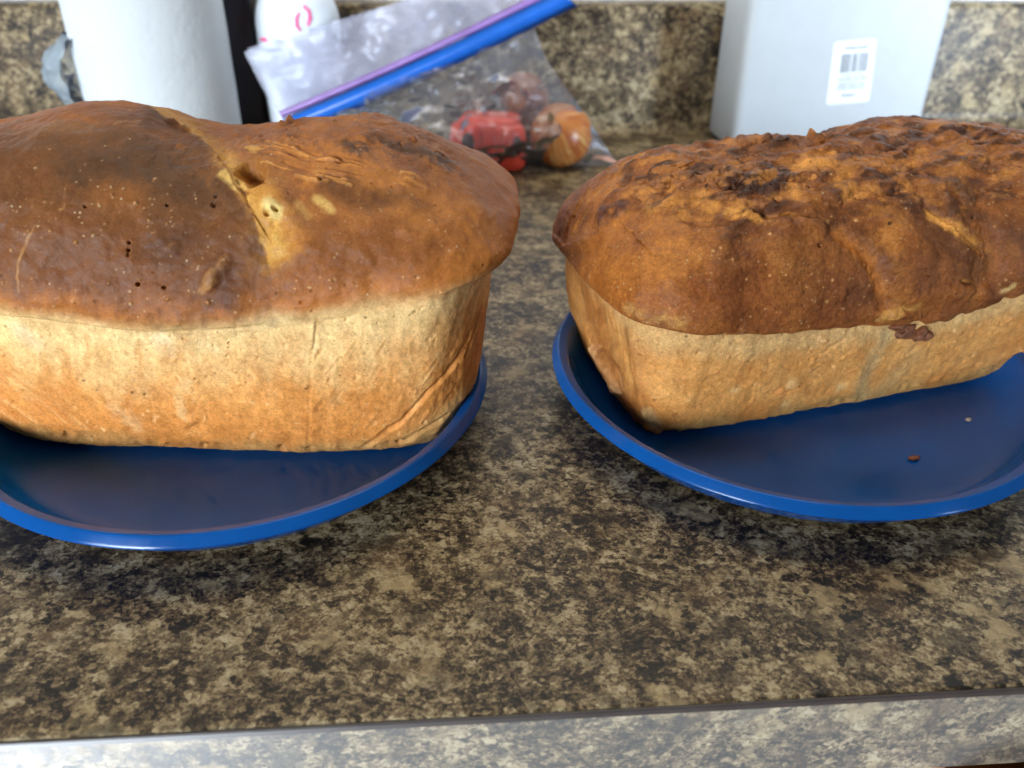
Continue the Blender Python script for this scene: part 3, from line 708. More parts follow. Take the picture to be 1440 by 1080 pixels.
f1 = sstep(1.06, 1.2, edge); col = cmix(col, (168, 98, 42), f1)
f2 = sstep(1.6, 2.08, lev+.05*nz); col = cmix(col, (152, 90, 44), f2*.85)
f3 = sstep(2.2, 2.7, lev); col = cmix(col, (146, 90, 48), f3*.5)
col = cmix(col, (112, 66, 36), f2*sstep(.02, .5, nz)*.6)
col = cmix(col, (188, 122, 58), f2*sstep(-.02, -.5, nz)*.6)
B.col = col; B.rough[...] = .58-.10*f2
PT = B.paint; SC = B.sculpt; ZS = B.step
# broad browning
PT((194, 122, 52), [(850, 350), (900, 370), (960, 330)], 46, .55, .9)
PT((176, 104, 44), [(840, 400), (900, 430), (960, 445)], 26, .6, .9)
PT((138, 76, 34), [(1000, 420), (1090, 420), (1180, 440)], 36, .55, .9)
PT((112, 64, 34), [(1060, 300), (1100, 320), (1140, 380)], 34, .5, .9)
PT((96, 58, 34), [(1165, 310), (1210, 345), (1235, 375)], 22, .7, .9)
PT((104, 64, 36), [(1300, 300), (1340, 330), (1370, 370)], 30, .65, .9)
PT((88, 56, 36), [(1420, 320), (1440, 350)], 26, .6, .9)
PT((112, 66, 38), [(1180, 420), (1240, 400)], 28, .4, .9)
PT((196, 122, 56), [(1185, 330), (1225, 365), (1245, 410)], 12, .9, .8)
PT((204, 136, 64), [(1250, 330), (1262, 310)], 12, .5, .9)
PT((214, 146, 66), [(1310, 300), (1345, 325), (1370, 342)], 8, .85, .8); PT((128, 78, 40), [(1338, 305), (1352, 316)], 5, .7, .7)
PT((216, 146, 66), [(1180, 255), (1195, 270)], 13, .7, .9); PT((220, 150, 70), [(1130, 232), (1160, 222)], 15, .75, .9)
PT((206, 140, 64), [(980, 272), (1000, 280)], 15, .6, .9); PT((200, 134, 62), [(920, 285), (950, 280)], 13, .55, .9)
PT((214, 148, 66), [(1035, 290), (1060, 300)], 10, .7, .9); PT((158, 104, 62), [(1000, 240), (1080, 235), (1150, 240)], 10, .5, .9)
PT((212, 146, 74), [(1330, 222), (1350, 226)], 8, .6, .9)
for pts, r, c, k_ in (([(1050, 262), (1085, 262)], 13, (50, 32, 26), .9), ([(1010, 256), (1034, 252)], 8, (58, 36, 28), .85), ([(848, 306), (868, 298)], 13, (78, 40, 34), .85), ([(1285, 232), (1292, 246)], 8, (60, 34, 24), .85), ([(1160, 270), (1190, 258)], 12, (92, 54, 32), .7), ([(1320, 250), (1380, 262)], 14, (90, 54, 34), .6), ([(1345, 285), (1375, 300)], 12, (84, 50, 34), .6), ([(1240, 205), (1300, 196)], 9, (88, 54, 36), .6),
        ([(1110, 262), (1122, 278)], 7, (228, 158, 78), .8), ([(1125, 232), (1165, 224)], 13, (228, 156, 74), .8), ([(1182, 262), (1198, 274)], 10, (222, 150, 72), .8), ([(1036, 288), (1064, 300)], 10, (226, 156, 76), .8), ([(975, 272), (1000, 280)], 12, (218, 148, 70), .7), ([(915, 288), (952, 280)], 11, (216, 146, 70), .7), ([(1305, 300), (1345, 326), (1372, 344)], 7, (226, 158, 78), .9), ([(1250, 250), (1275, 262)], 7, (214, 144, 68), .6)):
    PT(c, pts, r, k_, .8, .9, .7)
# folded, pleated left end
for ln in ([(795, 335), (806, 305), (826, 268)], [(806, 330), (826, 290), (850, 262)], [(812, 325), (840, 285), (890, 258)]):
    SC(-2.2, ln, 4, .9, .3); PT((214, 146, 66), ln, 3.4, .7, .8, .4)
PT((150, 92, 60), [(786, 320), (790, 295), (808, 268)], 8, .6, .9)
SC(1.8, [(800, 320), (818, 280)], 5, .9, .3); SC(1.5, [(822, 300), (846, 275)], 5, .9)
ZS(1.8, [(786, 335), (800, 345), (822, 340), (850, 325)], 20, 1)
PT((178, 120, 80), [(800, 340), (830, 332)], 10, .5, .9)
for x, y, r in ((797, 330, 2.6), (810, 329, 1.8), (805, 305, 1.6), (832, 361, 3.0), (838, 364, 2.2), (860, 382, 2), (862, 397, 2), (834, 287, 2.6), (888, 291, 4), (892, 293, 2.6), (829, 370, 1.4)):
    SC(-1.8, [(x, y)], r*1.3, .5, .2, 0); PT((46, 24, 14), [(x, y)], r*1.2, .95, .4, .3, .2)
# burnt purple blister
SC(3.0, [(848, 308), (868, 298)], 13, .8, .6); SC(1.6, [(855, 285), (865, 275)], 9, .9, .6)
PT((84, 44, 36), [(848, 310), (870, 298)], 14, .9, .5, .6, .4, .42); PT((110, 66, 52), [(852, 288), (868, 276)], 9, .7, .8, .6)
# burnt lumps on the crest
for pts, r, mm, c in (([(1012, 257), (1038, 251)], 8, 1.6, (70, 42, 32)), ([(1056, 262), (1072, 254), (1090, 258)], 12, 2.4, (58, 36, 30)), ([(1066, 250), (1082, 246)], 9, 1.4, (60, 40, 34)), ([(1086, 272)], 9, 2.2, (66, 40, 30)),
        ([(1045, 207), (1060, 202), (1074, 203)], 6, 2.4, (84, 52, 34)), ([(1096, 205), (1108, 206)], 8, 2.6, (92, 56, 34)), ([(1137, 196)], 9, 5.4, (66, 40, 28)), ([(1148, 200)], 6, 3, (80, 48, 30)), ([(1165, 198)], 5, 2.8, (84, 52, 32)), ([(1190, 195), (1215, 192)], 8, 1.6, (98, 62, 40)),
        ([(960, 234), (975, 228)], 4, 1.4, (78, 46, 30)), ([(905, 263), (930, 258)], 5, 1.2, (110, 66, 42)), ([(960, 248), (985, 250)], 5, 1.2, (116, 72, 46)), ([(1095, 240), (1105, 246)], 6, 1.6, (80, 48, 32)),
        ([(1165, 275), (1185, 262)], 10, 2.6, (110, 66, 38)), ([(1230, 262)], 6, 1.4, (104, 64, 38)), ([(1285, 230), (1290, 244)], 7, -2.4, (66, 36, 22)), ([(1270, 240), (1245, 250)], 6, -1.2, (104, 62, 34)),
        ([(1345, 262), (1365, 275)], 9, 1.8, (110, 72, 42)), ([(1330, 278), (1345, 305)], 7, 1.5, (88, 54, 34)), ([(1365, 228), (1380, 222)], 8, 1.8, (100, 60, 38)), ([(1240, 215), (1300, 210)], 4, -.9, (100, 60, 38)), ([(1310, 186), (1350, 182)], 5, 1.2, (96, 60, 40)), ([(1380, 190), (1400, 194)], 6, 1.2, (110, 62, 44))):
    SC(mm, pts, r, .7, .9, .7); PT(c, pts, r*1.15, .85, .6, .9, .7)
for pts, r in (([(1090, 278), (1095, 283)], 5), ([(1078, 294)], 4), ([(1100, 300), (1112, 297)], 2), ([(1333, 228)], 3), ([(1420, 236)], 3), ([(1352, 205)], 2), ([(1250, 316)], 3), ([(1152, 346)], 3), ([(1257, 380)], 3), ([(1380, 357), (1379, 364)], 2), ([(1369, 306)], 2.4), ([(1425, 313)], 3), ([(1315, 362), (1314, 372)], 1.6), ([(1029, 301)], 2), ([(972, 276)], 2), ([(1061, 382)], 1.2), ([(1189, 308)], 1.4), ([(1345, 266)], 2)):
    SC(-2.0, pts, r, .6, .3, .2); PT((46, 24, 14), pts, r, .9, .5, .4, .3)
# humps and valleys across the front
SC(-2.6, [(1175, 320), (1215, 350), (1240, 385), (1248, 430)], 11, 1.0); SC(2.0, [(1130, 350), (1190, 390)], 38, 1.0); SC(2.2, [(1285, 350), (1335, 390)], 36, 1.0); SC(1.2, [(930, 360), (1020, 370)], 44, 1.0)
SC(-2.4, [(1300, 290), (1340, 325), (1372, 348)], 8, 1.0); ZS(1.8, [(1295, 285), (1340, 322), (1375, 352)], 30, 1)
SC(-1.6, [(1080, 300), (1150, 305), (1175, 318)], 8, 1.0); ZS(1.6, [(1050, 300), (1095, 305), (1160, 308)], 24, 1)
SC(-1.5, [(1390, 330), (1405, 390)], 12, 1.0); SC(-1.4, [(960, 300), (1000, 310), (1040, 300)], 7, 1.0)
ZS(1.2, [(880, 320), (900, 340), (920, 360)], 14, -1)
# flaky crest: overlapping torn layers
rs = np.random.RandomState(11)
for k in range(300):
    x = rs.uniform(880, 1440); top_y = np.interp(x, [880, 950, 1060, 1200, 1350, 1440], [243, 224, 204, 190, 178, 188])
    y = top_y+rs.uniform(2, 70 if x < 1150 else 95)**1.0; L_ = rs.uniform(8, 46); sl = rs.uniform(-.25, .30); r = rs.uniform(1.4, 4.0)
    ln = [(x, y), (x+L_*.5, y+L_*.5*sl+rs.uniform(-2, 2)), (x+L_, y+L_*sl)]
    mm = rs.uniform(-1.2, .9); SC(mm, ln, r, .7, .9, .8)
    c = [(92, 54, 32), (120, 70, 40), (198, 130, 64), (176, 114, 64), (84, 46, 28)][rs.randint(5)] if mm < .3 else [(196, 130, 66), (150, 96, 58), (170, 112, 68)][rs.randint(3)]
    PT(c, ln, r*.9, rs.uniform(.5, .95), .6, .9, .8)
for k in range(220):
    x = rs.uniform(800, 1440); y = rs.uniform(300, 455); r = rs.uniform(.7, 2.0)
    PT((224, 170, 108), [(x, y)], r*1.3, rs.uniform(.4, .95), .6, .4, .4)
for x, y in ((1227, 278), (1234, 279), (1256, 279), (1208, 247), (868, 404), (981, 366), (1167, 247), (1303, 346), (1345, 350), (1230, 281)): PT((232, 208, 168), [(x, y)], 2.0, .9, .6, .3)
# the torn edge of the crust
PT((216, 160, 84), [(1240, 452), (1262, 442), (1285, 432)], 6, .7, .7, .8, .8); SC(-1.4, [(1270, 435), (1284, 450)], 3, .8); SC(1.4, [(1255, 446), (1290, 446)], 5, .8, .8, .6)
PT((224, 170, 96), [(1274, 422), (1290, 408), (1300, 400)], 2, .6, .8, .7)
SC(-1.8, [(1332, 404), (1345, 396), (1368, 398), (1376, 412)], 3, .7); PT((206, 142, 72), [(1330, 405), (1345, 394), (1368, 396)], 2.2, .8, .7, .5); SC(1.6, [(1340, 410), (1365, 410)], 9, .9)
PT((196, 128, 66), [(1345, 410), (1362, 412)], 9, .5, .9)
SC(1.6, [(1380, 412), (1400, 422)], 8, .9); PT((104, 60, 36), [(1385, 415), (1400, 424)], 8, .6, .8); SC(-1.4, [(1376, 405), (1378, 420)], 2, .8)
PT((232, 196, 130), [(1410, 412), (1425, 405)], 4, .8, .8, .8, .8)
PT((208, 156, 84), [(930, 452), (955, 460)], 10, .7, .9, .8, .8); PT((214, 168, 100), [(880, 435), (920, 455)], 8, .5, .9)
# side details
PT((182, 162, 116), [(1245, 470), (1225, 505), (1215, 540), (1210, 565)], 12, .7, .8); PT((186, 164, 116), [(1290, 500), (1250, 540), (1230, 565)], 18, .45, .9)
SC(.8, [(1205, 480), (1206, 540)], 12, 1.0)
for x, y, r in ((1036, 548, 7), (1116, 541, 9), (1185, 546, 8), (1108, 570, 7)): PT((216, 188, 134), [(x, y)], r, .7, .9, .6)
SC(1.0, [(1100, 552), (1122, 544)], 6, .9); SC(-1.0, [(1095, 558), (1122, 550)], 2, .7)
PT((206, 136, 78), [(1090, 552), (1110, 552)], 5, .6, .8)
for x, y, r in ((982, 498, 2.4), (1022, 470, 2), (1101, 470, 2.2), (1016, 497, 1), (998, 559, 1.6), (1106, 475, 1.4), (1078, 475, 1), (980, 470, 1.3), (1000, 466, 1.2), (1335, 525, 1.4), (1325, 508, 2), (1400, 468, 1.6)):
    SC(-.8, [(x, y)], r, .6, .3, 0); PT((72, 48, 26), [(x, y)], r, .85, .5, .4, .2)
for k in range(50):
    x = rs.uniform(920, 1430); y = np.interp(x, [920, 1440], [rs.uniform(480, 595), rs.uniform(430, 500)]); L_ = rs.uniform(6, 24)
    SC(rs.choice([-.35, .35]), [(x, y), (x+L_, y-L_*rs.uniform(-.2, .7))], rs.uniform(1.2, 3), .9, .5); PT(((222, 176, 112), (178, 118, 60))[k % 2], [(x, y), (x+L_, y-L_*.3)], rs.uniform(1, 3), .4, .9, .6)
for k in range(240):  # small glints painted on as pale flecks, browner flecks between them
    x = rs.uniform(880, 1440); y = np.interp(x, [880, 1440], [rs.uniform(475, 600), rs.uniform(430, 515)]); r = rs.uniform(.8, 2.4)
    PT([(232, 190, 130), (222, 172, 106), (160, 104, 50), (206, 150, 84)][rs.randint(4)], [(x, y), (x+rs.uniform(-5, 5), y+rs.uniform(-3, 4))], r, rs.uniform(.25, .7), .9, .8, .6)
    if k % 3 == 0: SC(rs.choice([-.5, .4]), [(x, y)], r*1.3, .9, .6, .3)
# left end face: browner crust with shade painted in, plus a fold at the corner
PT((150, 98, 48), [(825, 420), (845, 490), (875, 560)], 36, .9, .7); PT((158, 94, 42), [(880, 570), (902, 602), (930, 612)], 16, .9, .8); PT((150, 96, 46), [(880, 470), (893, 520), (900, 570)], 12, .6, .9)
SC(-1.6, [(842, 440), (852, 470)], 20, 1.0); SC(1.2, [(884, 470), (896, 530), (908, 590)], 7, .9)
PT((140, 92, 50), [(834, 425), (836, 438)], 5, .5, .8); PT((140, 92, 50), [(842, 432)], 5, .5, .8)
SC(-1.8, [(826, 480), (845, 492), (866, 520), (874, 548)], 3, .8); SC(3.2, [(834, 490), (852, 518), (864, 542)], 11, .7, .3); PT((224, 178, 128), [(834, 490), (852, 515), (866, 542)], 10, .9, .6)
PT((120, 72, 38), [(846, 490), (868, 516), (876, 550)], 2, .7, .7)
SC(-1.2, [(884, 490), (897, 530), (900, 560), (906, 580)], 3, .8); PT((128, 80, 40), [(897, 530), (899, 560), (906, 580)], 1.4, .7, .7); SC(-1.0, [(920, 590), (912, 575)], 4, .9); PT((206, 176, 126), [(912, 584), (926, 598)], 8, .7, .8)
SC(1.6, [(908, 604), (925, 610)], 6, .8); PT((150, 84, 36), [(935, 612), (950, 610)], 4, .7, .8)
for x in range(890, 1450, 9):
    yb = np.interp(x, [890, 918, 960, 1040, 1130, 1230, 1330, 1440], [596, 615, 609, 599, 582, 559, 537, 514])
    if rs.rand() < .6: SC(rs.uniform(-1.4, .8), [(x+rs.uniform(-4, 4), yb-2)], rs.uniform(3, 8), .9, .6)
n1 = B.normals(); top_ = sstep(1.4, 2.1, lev)
B.P += n1*((0.00018*fbm(P, 420, 3, 81))*(0.6+0.7*top_))[..., None]
crest = sstep(2.45, 2.8, lev)
rg = 1-np.abs(fbm(P*np.array([.6, 1, 1]), 62, 4, 86))*2
B.P += n1*(crest*0.0024*rg)[..., None]
r2 = fbm(P*np.array([.5, 1, 1]), 150, 4, 91); crest2 = sstep(2.42, 2.75, lev+.2*nz)
B.P += n1*(crest2*0.0006*np.clip(r2, -1, 1))[..., None]
B.col = cmix(B.col, (68, 40, 26), crest2*sstep(.10, .5, r2)*.8)
B.col = cmix(B.col, (206, 138, 66), crest2*sstep(-.14, -.55, r2)*.6)
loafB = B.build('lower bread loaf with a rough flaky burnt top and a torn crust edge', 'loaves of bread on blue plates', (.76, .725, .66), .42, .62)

# burnt drip hanging from the torn edge of the right loaf
def blob(bm, pts, seed=0, amp=.25, sub=3):
    for c, r in pts:
        q = bmesh.ops.create_icosphere(bm, subdivisions=sub, radius=1.0)
        for v in q['verts']:
            p = np.array(v.co)*np.array(r); p = p*(1+amp*float(fbm((p+np.array(c))[None, :], 260, 3, seed)[0])); v.co = Vector(p+np.array(c))
def local(L_, p):   # surface point of a loaf under a photo pixel, in the loaf's own space
    return np.array(L_.pick(*p)[0])
M['drip'] = mat_plain('burnt_dough_drip', tuple(lin(124, 72, 42)), 0.55, bump=(500, 0.7, 0.0012), var=0.5)
B.snapshot()
p1, p2, p3 = local(B, (1273, 467)), local(B, (1288, 471)), local(B, (1300, 471)); bm = bmesh.new()
o_ = np.array([0.0006, -0.0006, 0])
blob(bm, [(p1+o_, (.0050, .0024, .0028)), (p2+o_, (.0046, .0026, .0027)), (p3+o_, (.0034, .0020, .0020)), (local(B, (1266, 461)), (.0046, .0020, .0017))], 3, .55, 4)
bm_obj('burnt_drip', bm, M['drip'], loafB)

# crumbs on the right plate
M['crumb'] = mat_plain('brown_crumb', tuple(lin(128, 70, 44)), 0.7, var=0.4); M['crumb2'] = mat_plain('pale_crumb', tuple(lin(178, 160, 140)), 0.7, var=0.3)
for (px, py), r, mt, lb in (((1284, 645), (.0024, .0012, .0009), 'crumb', 'tiny reddish brown crumb on the bare front of the right plate'), ((1361, 591), (.0012, .0010, .0008), 'crumb2', 'tiny pale grey crumb on the right plate, beside the foot of the loaf')):
    w_ = at_z(px, py, .0056); bm = bmesh.new(); blob(bm, [((0, 0, 0), r), ((r[0]*.6, r[1]*.3, 0), (r[0]*.6, r[1]*.7, r[2]*.8))], 9, .5, 2)
    o = bm_obj('crumb', bm, M[mt]); o.location = (w_[0], w_[1], .0052+r[2]); tag(o, lb, 'crumb', 'crumbs on the right plate')

# ------------------------------------------------------------------ things along the backsplash
M['paper'] = (lambda n: n.set(Base_Color=(0.58, 0.61, 0.62, 1), Roughness=0.85, Specular_IOR_Level=0.2, Normal=n.bump(n.math('ADD', n.ramp(n.add_vor(170), [(0.1, 0.0), (0.5, 1.0)]), n.noise(n.coord(), 60, 4)), 0.22, 0.0008)))(type('X', (NT,), {'add_vor': lambda s, sc: (lambda v: (s.link(s.coord((1, 1, 1)), v.inputs['Vector']), v.outputs['Distance'])[1])(s.add('ShaderNodeTexVoronoi', Scale=sc))})('paper_towel'))
M['bin'] = mat_plain('white_plastic', (0.44, 0.455, 0.455), 0.34, var=0.03)
M['black'] = mat_plain('black_plastic', (0.006, 0.007, 0.014), 0.35, var=0.2)
M['label'] = mat_plain('label_paper', (0.72, 0.74, 0.75), 0.5)
M['ink'] = mat_plain('grey_ink', (0.09, 0.10, 0.11), 0.6)
M['card'] = mat_plain('cardboard_core', (0.30, 0.21, 0.13), 0.8)
M['pinkink'] = mat_plain('pink_print', (0.80, 0.10, 0.26), 0.45)
M['tub'] = mat_plain('white_tub_plastic', (0.62, 0.66, 0.70), 0.4, var=0.06)
M['red'] = mat_plain('red_plastic', (0.74, 0.070, 0.035), 0.3, var=0.15)
M['hole'] = mat_plain('dark_recess', (0.05, 0.014, 0.010), 0.6)

# paper towel roll
rl = 0.0535
cr = at_y(234.0, 165, 0.515); tx = cr[0]
roll = empty('paper_towel_roll', (tx, 0.515, 0)); tag(roll, 'white paper towel roll standing upright behind the tall smooth loaf', 'paper towels')
N = 96; zt_ = np.linspace(0.003, 0.285, 60); P = np.zeros((60, N, 3)); t = np.linspace(0, 2*np.pi, N, endpoint=False)
for i, z in enumerate(zt_):
    q = np.stack([rl*np.cos(t), rl*np.sin(t), 0*t+z], 1); P[i] = q
    P[i][:, :2] *= (1+0.006*pn(q, 28, 3)+0.004*pn(q, 70, 5))[:, None]
grid_np('towel_body', P, M['paper'], roll)
def ringface(name, r0, r1, z, mat, parent):
    n_ = 64; vs = []; fs = []
    for k in range(n_):
        a = 2*math.pi*k/n_; vs += [(r0*math.cos(a), r0*math.sin(a), z), (r1*math.cos(a), r1*math.sin(a), z)]
    for k in range(n_): j = (k+1) % n_; fs.append((2*k, 2*k+1, 2*j+1, 2*j))
    return mesh_obj(name, vs, fs, mat, parent, smooth=False)
ringface('towel_end', 0.021, rl, 0.285, M['paper'], roll)
P = np.zeros((2, 48, 3)); t = np.linspace(0, 2*np.pi, 48, endpoint=False)
for i, z in enumerate((0.003, 0.2845)): P[i] = np.stack([0.021*np.cos(t), 0.021*np.sin(t), 0*t+z], 1)
grid_np('cardboard_core', P, M['card'], roll)
# loose tail of the outer sheet, curling off the left side
nu, nv = 26, 30; P = np.zeros((nv, nu, 3))
for i in range(nv):
    for j in range(nu):
        q = j/(nu-1); z = 0.042+0.052*i/(nv-1); an = math.radians(168+q*52)
        out = rl+0.0015+0.018*math.sin(q*math.pi*0.8)*math.sin(math.pi*i/(nv-1))**0.6
        p_ = np.array([out*math.cos(an), out*math.sin(an), z]); P[i, j] = p_
P += 0.004*np.stack([fbm(P, 75, 3, 31), fbm(P, 75, 3, 33), fbm(P, 75, 3, 35)], -1)
M['wrap'] = mat_film('clear_wrap', 0.45, (0.75, 0.86, 0.92))
o = grid_np('loose_wrap', P, M['wrap'], roll, close_u=False)

# black box beside the roll
a0, a1 = at_y(335, 10, 0.552), at_y(372, 150, 0.552)
bb = empty('black_box', ((a1[0]-0.03), 0.560, 0)); tag(bb, 'narrow black box between the paper towel roll and the plastic bag', 'box')
bm = bmesh.new(); box(bm, -0.055, 0.030, -0.010, 0.016, 0.001, 0.150, 0.003); bm_obj('box_body', bm, M['black'], bb, auto=40)
bm = bmesh.new(); box(bm, -0.055, 0.032, -0.012, 0.0165, 0.1505, 0.163, 0.002); bm_obj('box_lid', bm, M['black'], bb, auto=40)

# white plastic bin with the barcode label
byaw = math.radians(3.5); bin_ = empty('plastic_bin', (0.2265, 0.519, 0), byaw)
tag(bin_, 'tall white plastic bin with a barcode label behind the rough flaky loaf', 'plastic bin')
def rrect(w, d, r, seg=8):
    pts = []
    for cx, cy, a0_ in ((w-r, r, -90), (w-r, d-r, 0), (r, d-r, 90), (r, r, 180)):
        for k in range(seg+1):
            a = math.radians(a0_+90*k/seg); pts.append((cx+r*math.cos(a), cy+r*math.sin(a)))
    return pts
bw, bd, bh = 0.1625, 0.056, 0.235
prof_ = [(0.004, 0.0008), (0.001, 0.002), (0, 0.005)]+[(0, 0.005+k*0.0225) for k in range(1, 10)]+[(0, bh-0.006), (-0.003, bh-0.005), (-0.003, bh), (0.001, bh), (0.003, bh-0.004), (0.003, 0.006)]
rings = []
for ins, z in prof_:
    pts = rrect(bw-2*ins, bd-2*ins, 0.007-min(ins, .003)); rings.append([(x+ins, y+ins, z) for x, y in pts])
P = np.array(rings); grid_np('bin_body', P, M['bin'], bin_)
P0 = [(x, y, 0.0008) for x, y, z in rings[0]]; mesh_obj('bin_floor', P0+[(x, y, 0.006) for x, y, z in rings[-1]], [tuple(range(len(P0)))[::-1], tuple(range(len(P0), 2*len(P0)))], M['bin'], bin_, smooth=False)
# label, tilted a little on the front face (local y = 0)
lab = [(0.0718, 0.0828), (0.1060, 0.0850), (0.1112, 0.0372), (0.0752, 0.0352)]
def lp(s_, t_):   # s across, t down
    a = np.array(lab[0])*(1-s_)+np.array(lab[1])*s_; b = np.array(lab[3])*(1-s_)+np.array(lab[2])*s_
    return a*(1-t_)+b*t_
def quad_on(bm, s0, s1, t0, t1, y, th=0.00012):
    c = [lp(s0, t0), lp(s1, t0), lp(s1, t1), lp(s0, t1)]
    f = [bm.verts.new((x, y-th, z)) for x, z in c]; b = [bm.verts.new((x, y, z)) for x, z in c]
    bm.faces.new(f[::-1])
    for i in range(4): j = (i+1) % 4; bm.faces.new((f[i], f[j], b[j], b[i]))
bm = bmesh.new()
# rounded label sheet
out_ = []
for (cs, ct, a0_) in ((.93, .05, 270), (.93, .95, 0), (.07, .95, 90), (.07, .05, 180)):
    for k in range(6):
        a = math.radians(a0_+90*k/5); out_.append(lp(cs+.07*math.cos(a), ct+.05*math.sin(a)))
f = [bm.verts.new((x, -0.0003, z)) for x, z in out_]; b = [bm.verts.new((x, 0.0001, z)) for x, z in out_]
bm.faces.new(f[::-1])
for i in range(len(f)): j = (i+1) % len(f); bm.faces.new((f[i], f[j], b[j], b[i]))
lb_ = bm_obj('barcode_label', bm, M['label'], bin_, smooth=False)
rs = np.random.RandomState(3); bm = bmesh.new(); s_ = .22
while s_ < .86:
    w_ = rs.choice([.010, .010, .02, .03]); quad_on(bm, s_, min(s_+w_, .87), .20, .50, -0.00032); s_ += w_+rs.choice([.010, .016, .026])
bm_obj('barcode_bars', bm, M['ink'], lb_, smooth=False)
bm = bmesh.new()
for t_, s0, s1, hh in ((.115, .28, .80, .026), (.545, .24, .82, .012), (.60, .20, .88, .018), (.655, .22, .80, .015), (.705, .22, .86, .018), (.755, .20, .84, .018), (.865, .34, .66, .026)):
    x = s0
    while x < s1:
        w_ = rs.uniform(.02, .07); quad_on(bm, x, min(x+w_, s1), t_-hh*.75*rs.uniform(.7, 1), t_+hh*.75*rs.uniform(.7, 1), -0.00032); x += w_+rs.uniform(.010, .03)
bm_obj('label_text', bm, M['ink'], lb_, smooth=False)

# white tub with pink print behind the bag
tc = at_y(424, 100, 0.545); tub = empty('white_tub', (tc[0]+0.001, 0.548, 0)); tag(tub, 'rounded white tub with pink print, partly behind the clear bag', 'tub')
prof_t = smooth_prof([(0.0002, 0.001), (0.026, 0.001), (0.0285, 0.003), (0.030, 0.03), (0.0312, 0.06), (0.0315, 0.088), (0.031, 0.098), (0.0285, 0.107), (0.0245, 0.1135), (0.017, 0.118), (0.0002, 0.1195)], 5)
P = np.zeros((len(prof_t), 64, 3)); t = np.linspace(0, 2*np.pi, 64, endpoint=False)
for i, (r_, z) in enumerate(prof_t): P[i] = np.stack([r_*np.cos(t), 0.85*r_*np.sin(t), 0*t+z], 1)
grid_np('tub_body', P, M['tub'], tub)
def on_tub(px, py):   # point of the tub's front under a photo pixel, tub space, slightly proud
    d = ray(px, py); o_ = _o-np.array([tub.location.x, tub.location.y, 0]); pr = np.array(prof_t)
    for tt in np.linspace(0.5, 0.9, 1200)*0.72/np.linalg.norm(d)*1.35:
        p_ = o_+d*tt
        r_ = np.interp(p_[2], pr[:, 1], pr[:, 0])
        if math.hypot(p_[0], p_[1]/0.85) < r_: return p_+np.array([0, -0.0006, 0.0])
    return None
def ribbon(name, pts, width, mat, parent, th=0.0005):
    pts = [p for p in pts if p is not None]
    if len(pts) < 2: return None
    vs = []; fs = []; n_ = len(pts)
    for i, p in enumerate(pts):
        a = np.array(pts[max(i-1, 0)]); b = np.array(pts[min(i+1, n_-1)]); tg = b-a; tg /= np.linalg.norm(tg); sd = np.array([-tg[2], 0, tg[0]])
        w_ = width*(0.45+0.55*math.sin(math.pi*(0.08+0.84*i/(n_-1))))
        for s_, y in ((1, 0), (-1, 0), (-1, th), (1, th)): vs.append(np.array(p)+sd*s_*w_/2+np.array([0, y, 0]))
    for i in range(n_-1):
        for k in range(4): a = 4*i+k; b = 4*i+(k+1) % 4; fs.append((a, b, b+4, a+4))
    return mesh_obj(name, vs, fs, mat, parent)
ribbon('pink_stroke', [on_tub(*q) for q in ((427, 8), (434, 16), (436, 26), (433, 36))], 0.0034, M['pinkink'], tub)
ribbon('pink_stroke', [on_tub(*q) for q in ((421, 18), (417, 26), (418, 36), (423, 43))], 0.0026, M['pinkink'], tub)
ribbon('pink_stroke', [on_tub(*q) for q in ((366, 56), (371, 55), (376, 57))], 0.0045, M['pinkink'], tub)

# ------------------------------------------------------------------ the zip bag and what is in it
M['film'] = mat_film('clear_plastic_film', 0.14, (0.60, 0.60, 0.62))
M['film2'] = mat_film('bag_lip_film', 0.36, (0.66, 0.66, 0.78))
M['zipblue'] = mat_plain('blue_zip', (0.010, 0.115, 0.50), 0.3, var=0.1)
M['zippurple'] = mat_plain('purple_zip', (0.27, 0.16, 0.42), 0.35, var=0.15)
def lerp(a, b, t): return (a[0]*(1-t)+b[0]*t, a[1]*(1-t)+b[1]*t)
bl = at_z(470, 262, 0.003)
bag = empty('zip_bag', (0.0, 0.47, 0)); tag(bag, 'clear zip bag with a blue and purple seal, slumped against the backsplash', 'plastic bag')
def bag_rows(rows, n_u, n_v, amp, seed, yoff=0.0):
    P = np.zeros((n_v, n_u, 3)); tt = np.array([r[0] for r in rows])
    for i in range(n_v):
        v = i/(n_v-1); j = min(np.searchsorted(tt, v, side='right')-1, len(rows)-2); q = (v-tt[j])/(tt[j+1]-tt[j])
        for k in range(n_u):
            u_ = k/(n_u-1)
            A_ = lerp(rows[j][1], rows[j][2], u_); B_ = lerp(rows[j+1][1], rows[j+1][2], u_)
            px = lerp(A_, B_, q); Y = rows[j][3]*(1-q)+rows[j+1][3]*q
            bul = math.sin(math.pi*u_)**0.7*(rows[j][4]*(1-q)+rows[j+1][4]*q)
            P[i, k] = at_y(*px, Y+yoff*0.5-bul)
    d = amp*(fbm(P*np.array([1, 1, 1]), 26, 4, seed)+0.8*(0.5-np.abs(fbm(P, 38, 3, seed+5))))
    edge = np.minimum(1, np.minimum(np.linspace(0, 8, n_u), np.linspace(8, 0, n_u))); d = d*edge[None, :]
    P[..., 1] += d
    P[..., 2] = np.maximum(P[..., 2], 0.0009)
    return P-np.array([0, 0.47, 0])
front = [(0.0, (398, 181), (748, 29), .505, .004), (0.25, (412, 205), (766, 79), .500, .012), (0.5, (430, 232), (795, 122), .494, .022), (0.75, (448, 252), (832, 176), .487, .026), (1.0, (470, 272), (869, 231), .482, .0)]
rear = [(a_, b_, c_, Y+.004, -abs(d_)*1.1) for a_, b_, c_, Y, d_ in front]
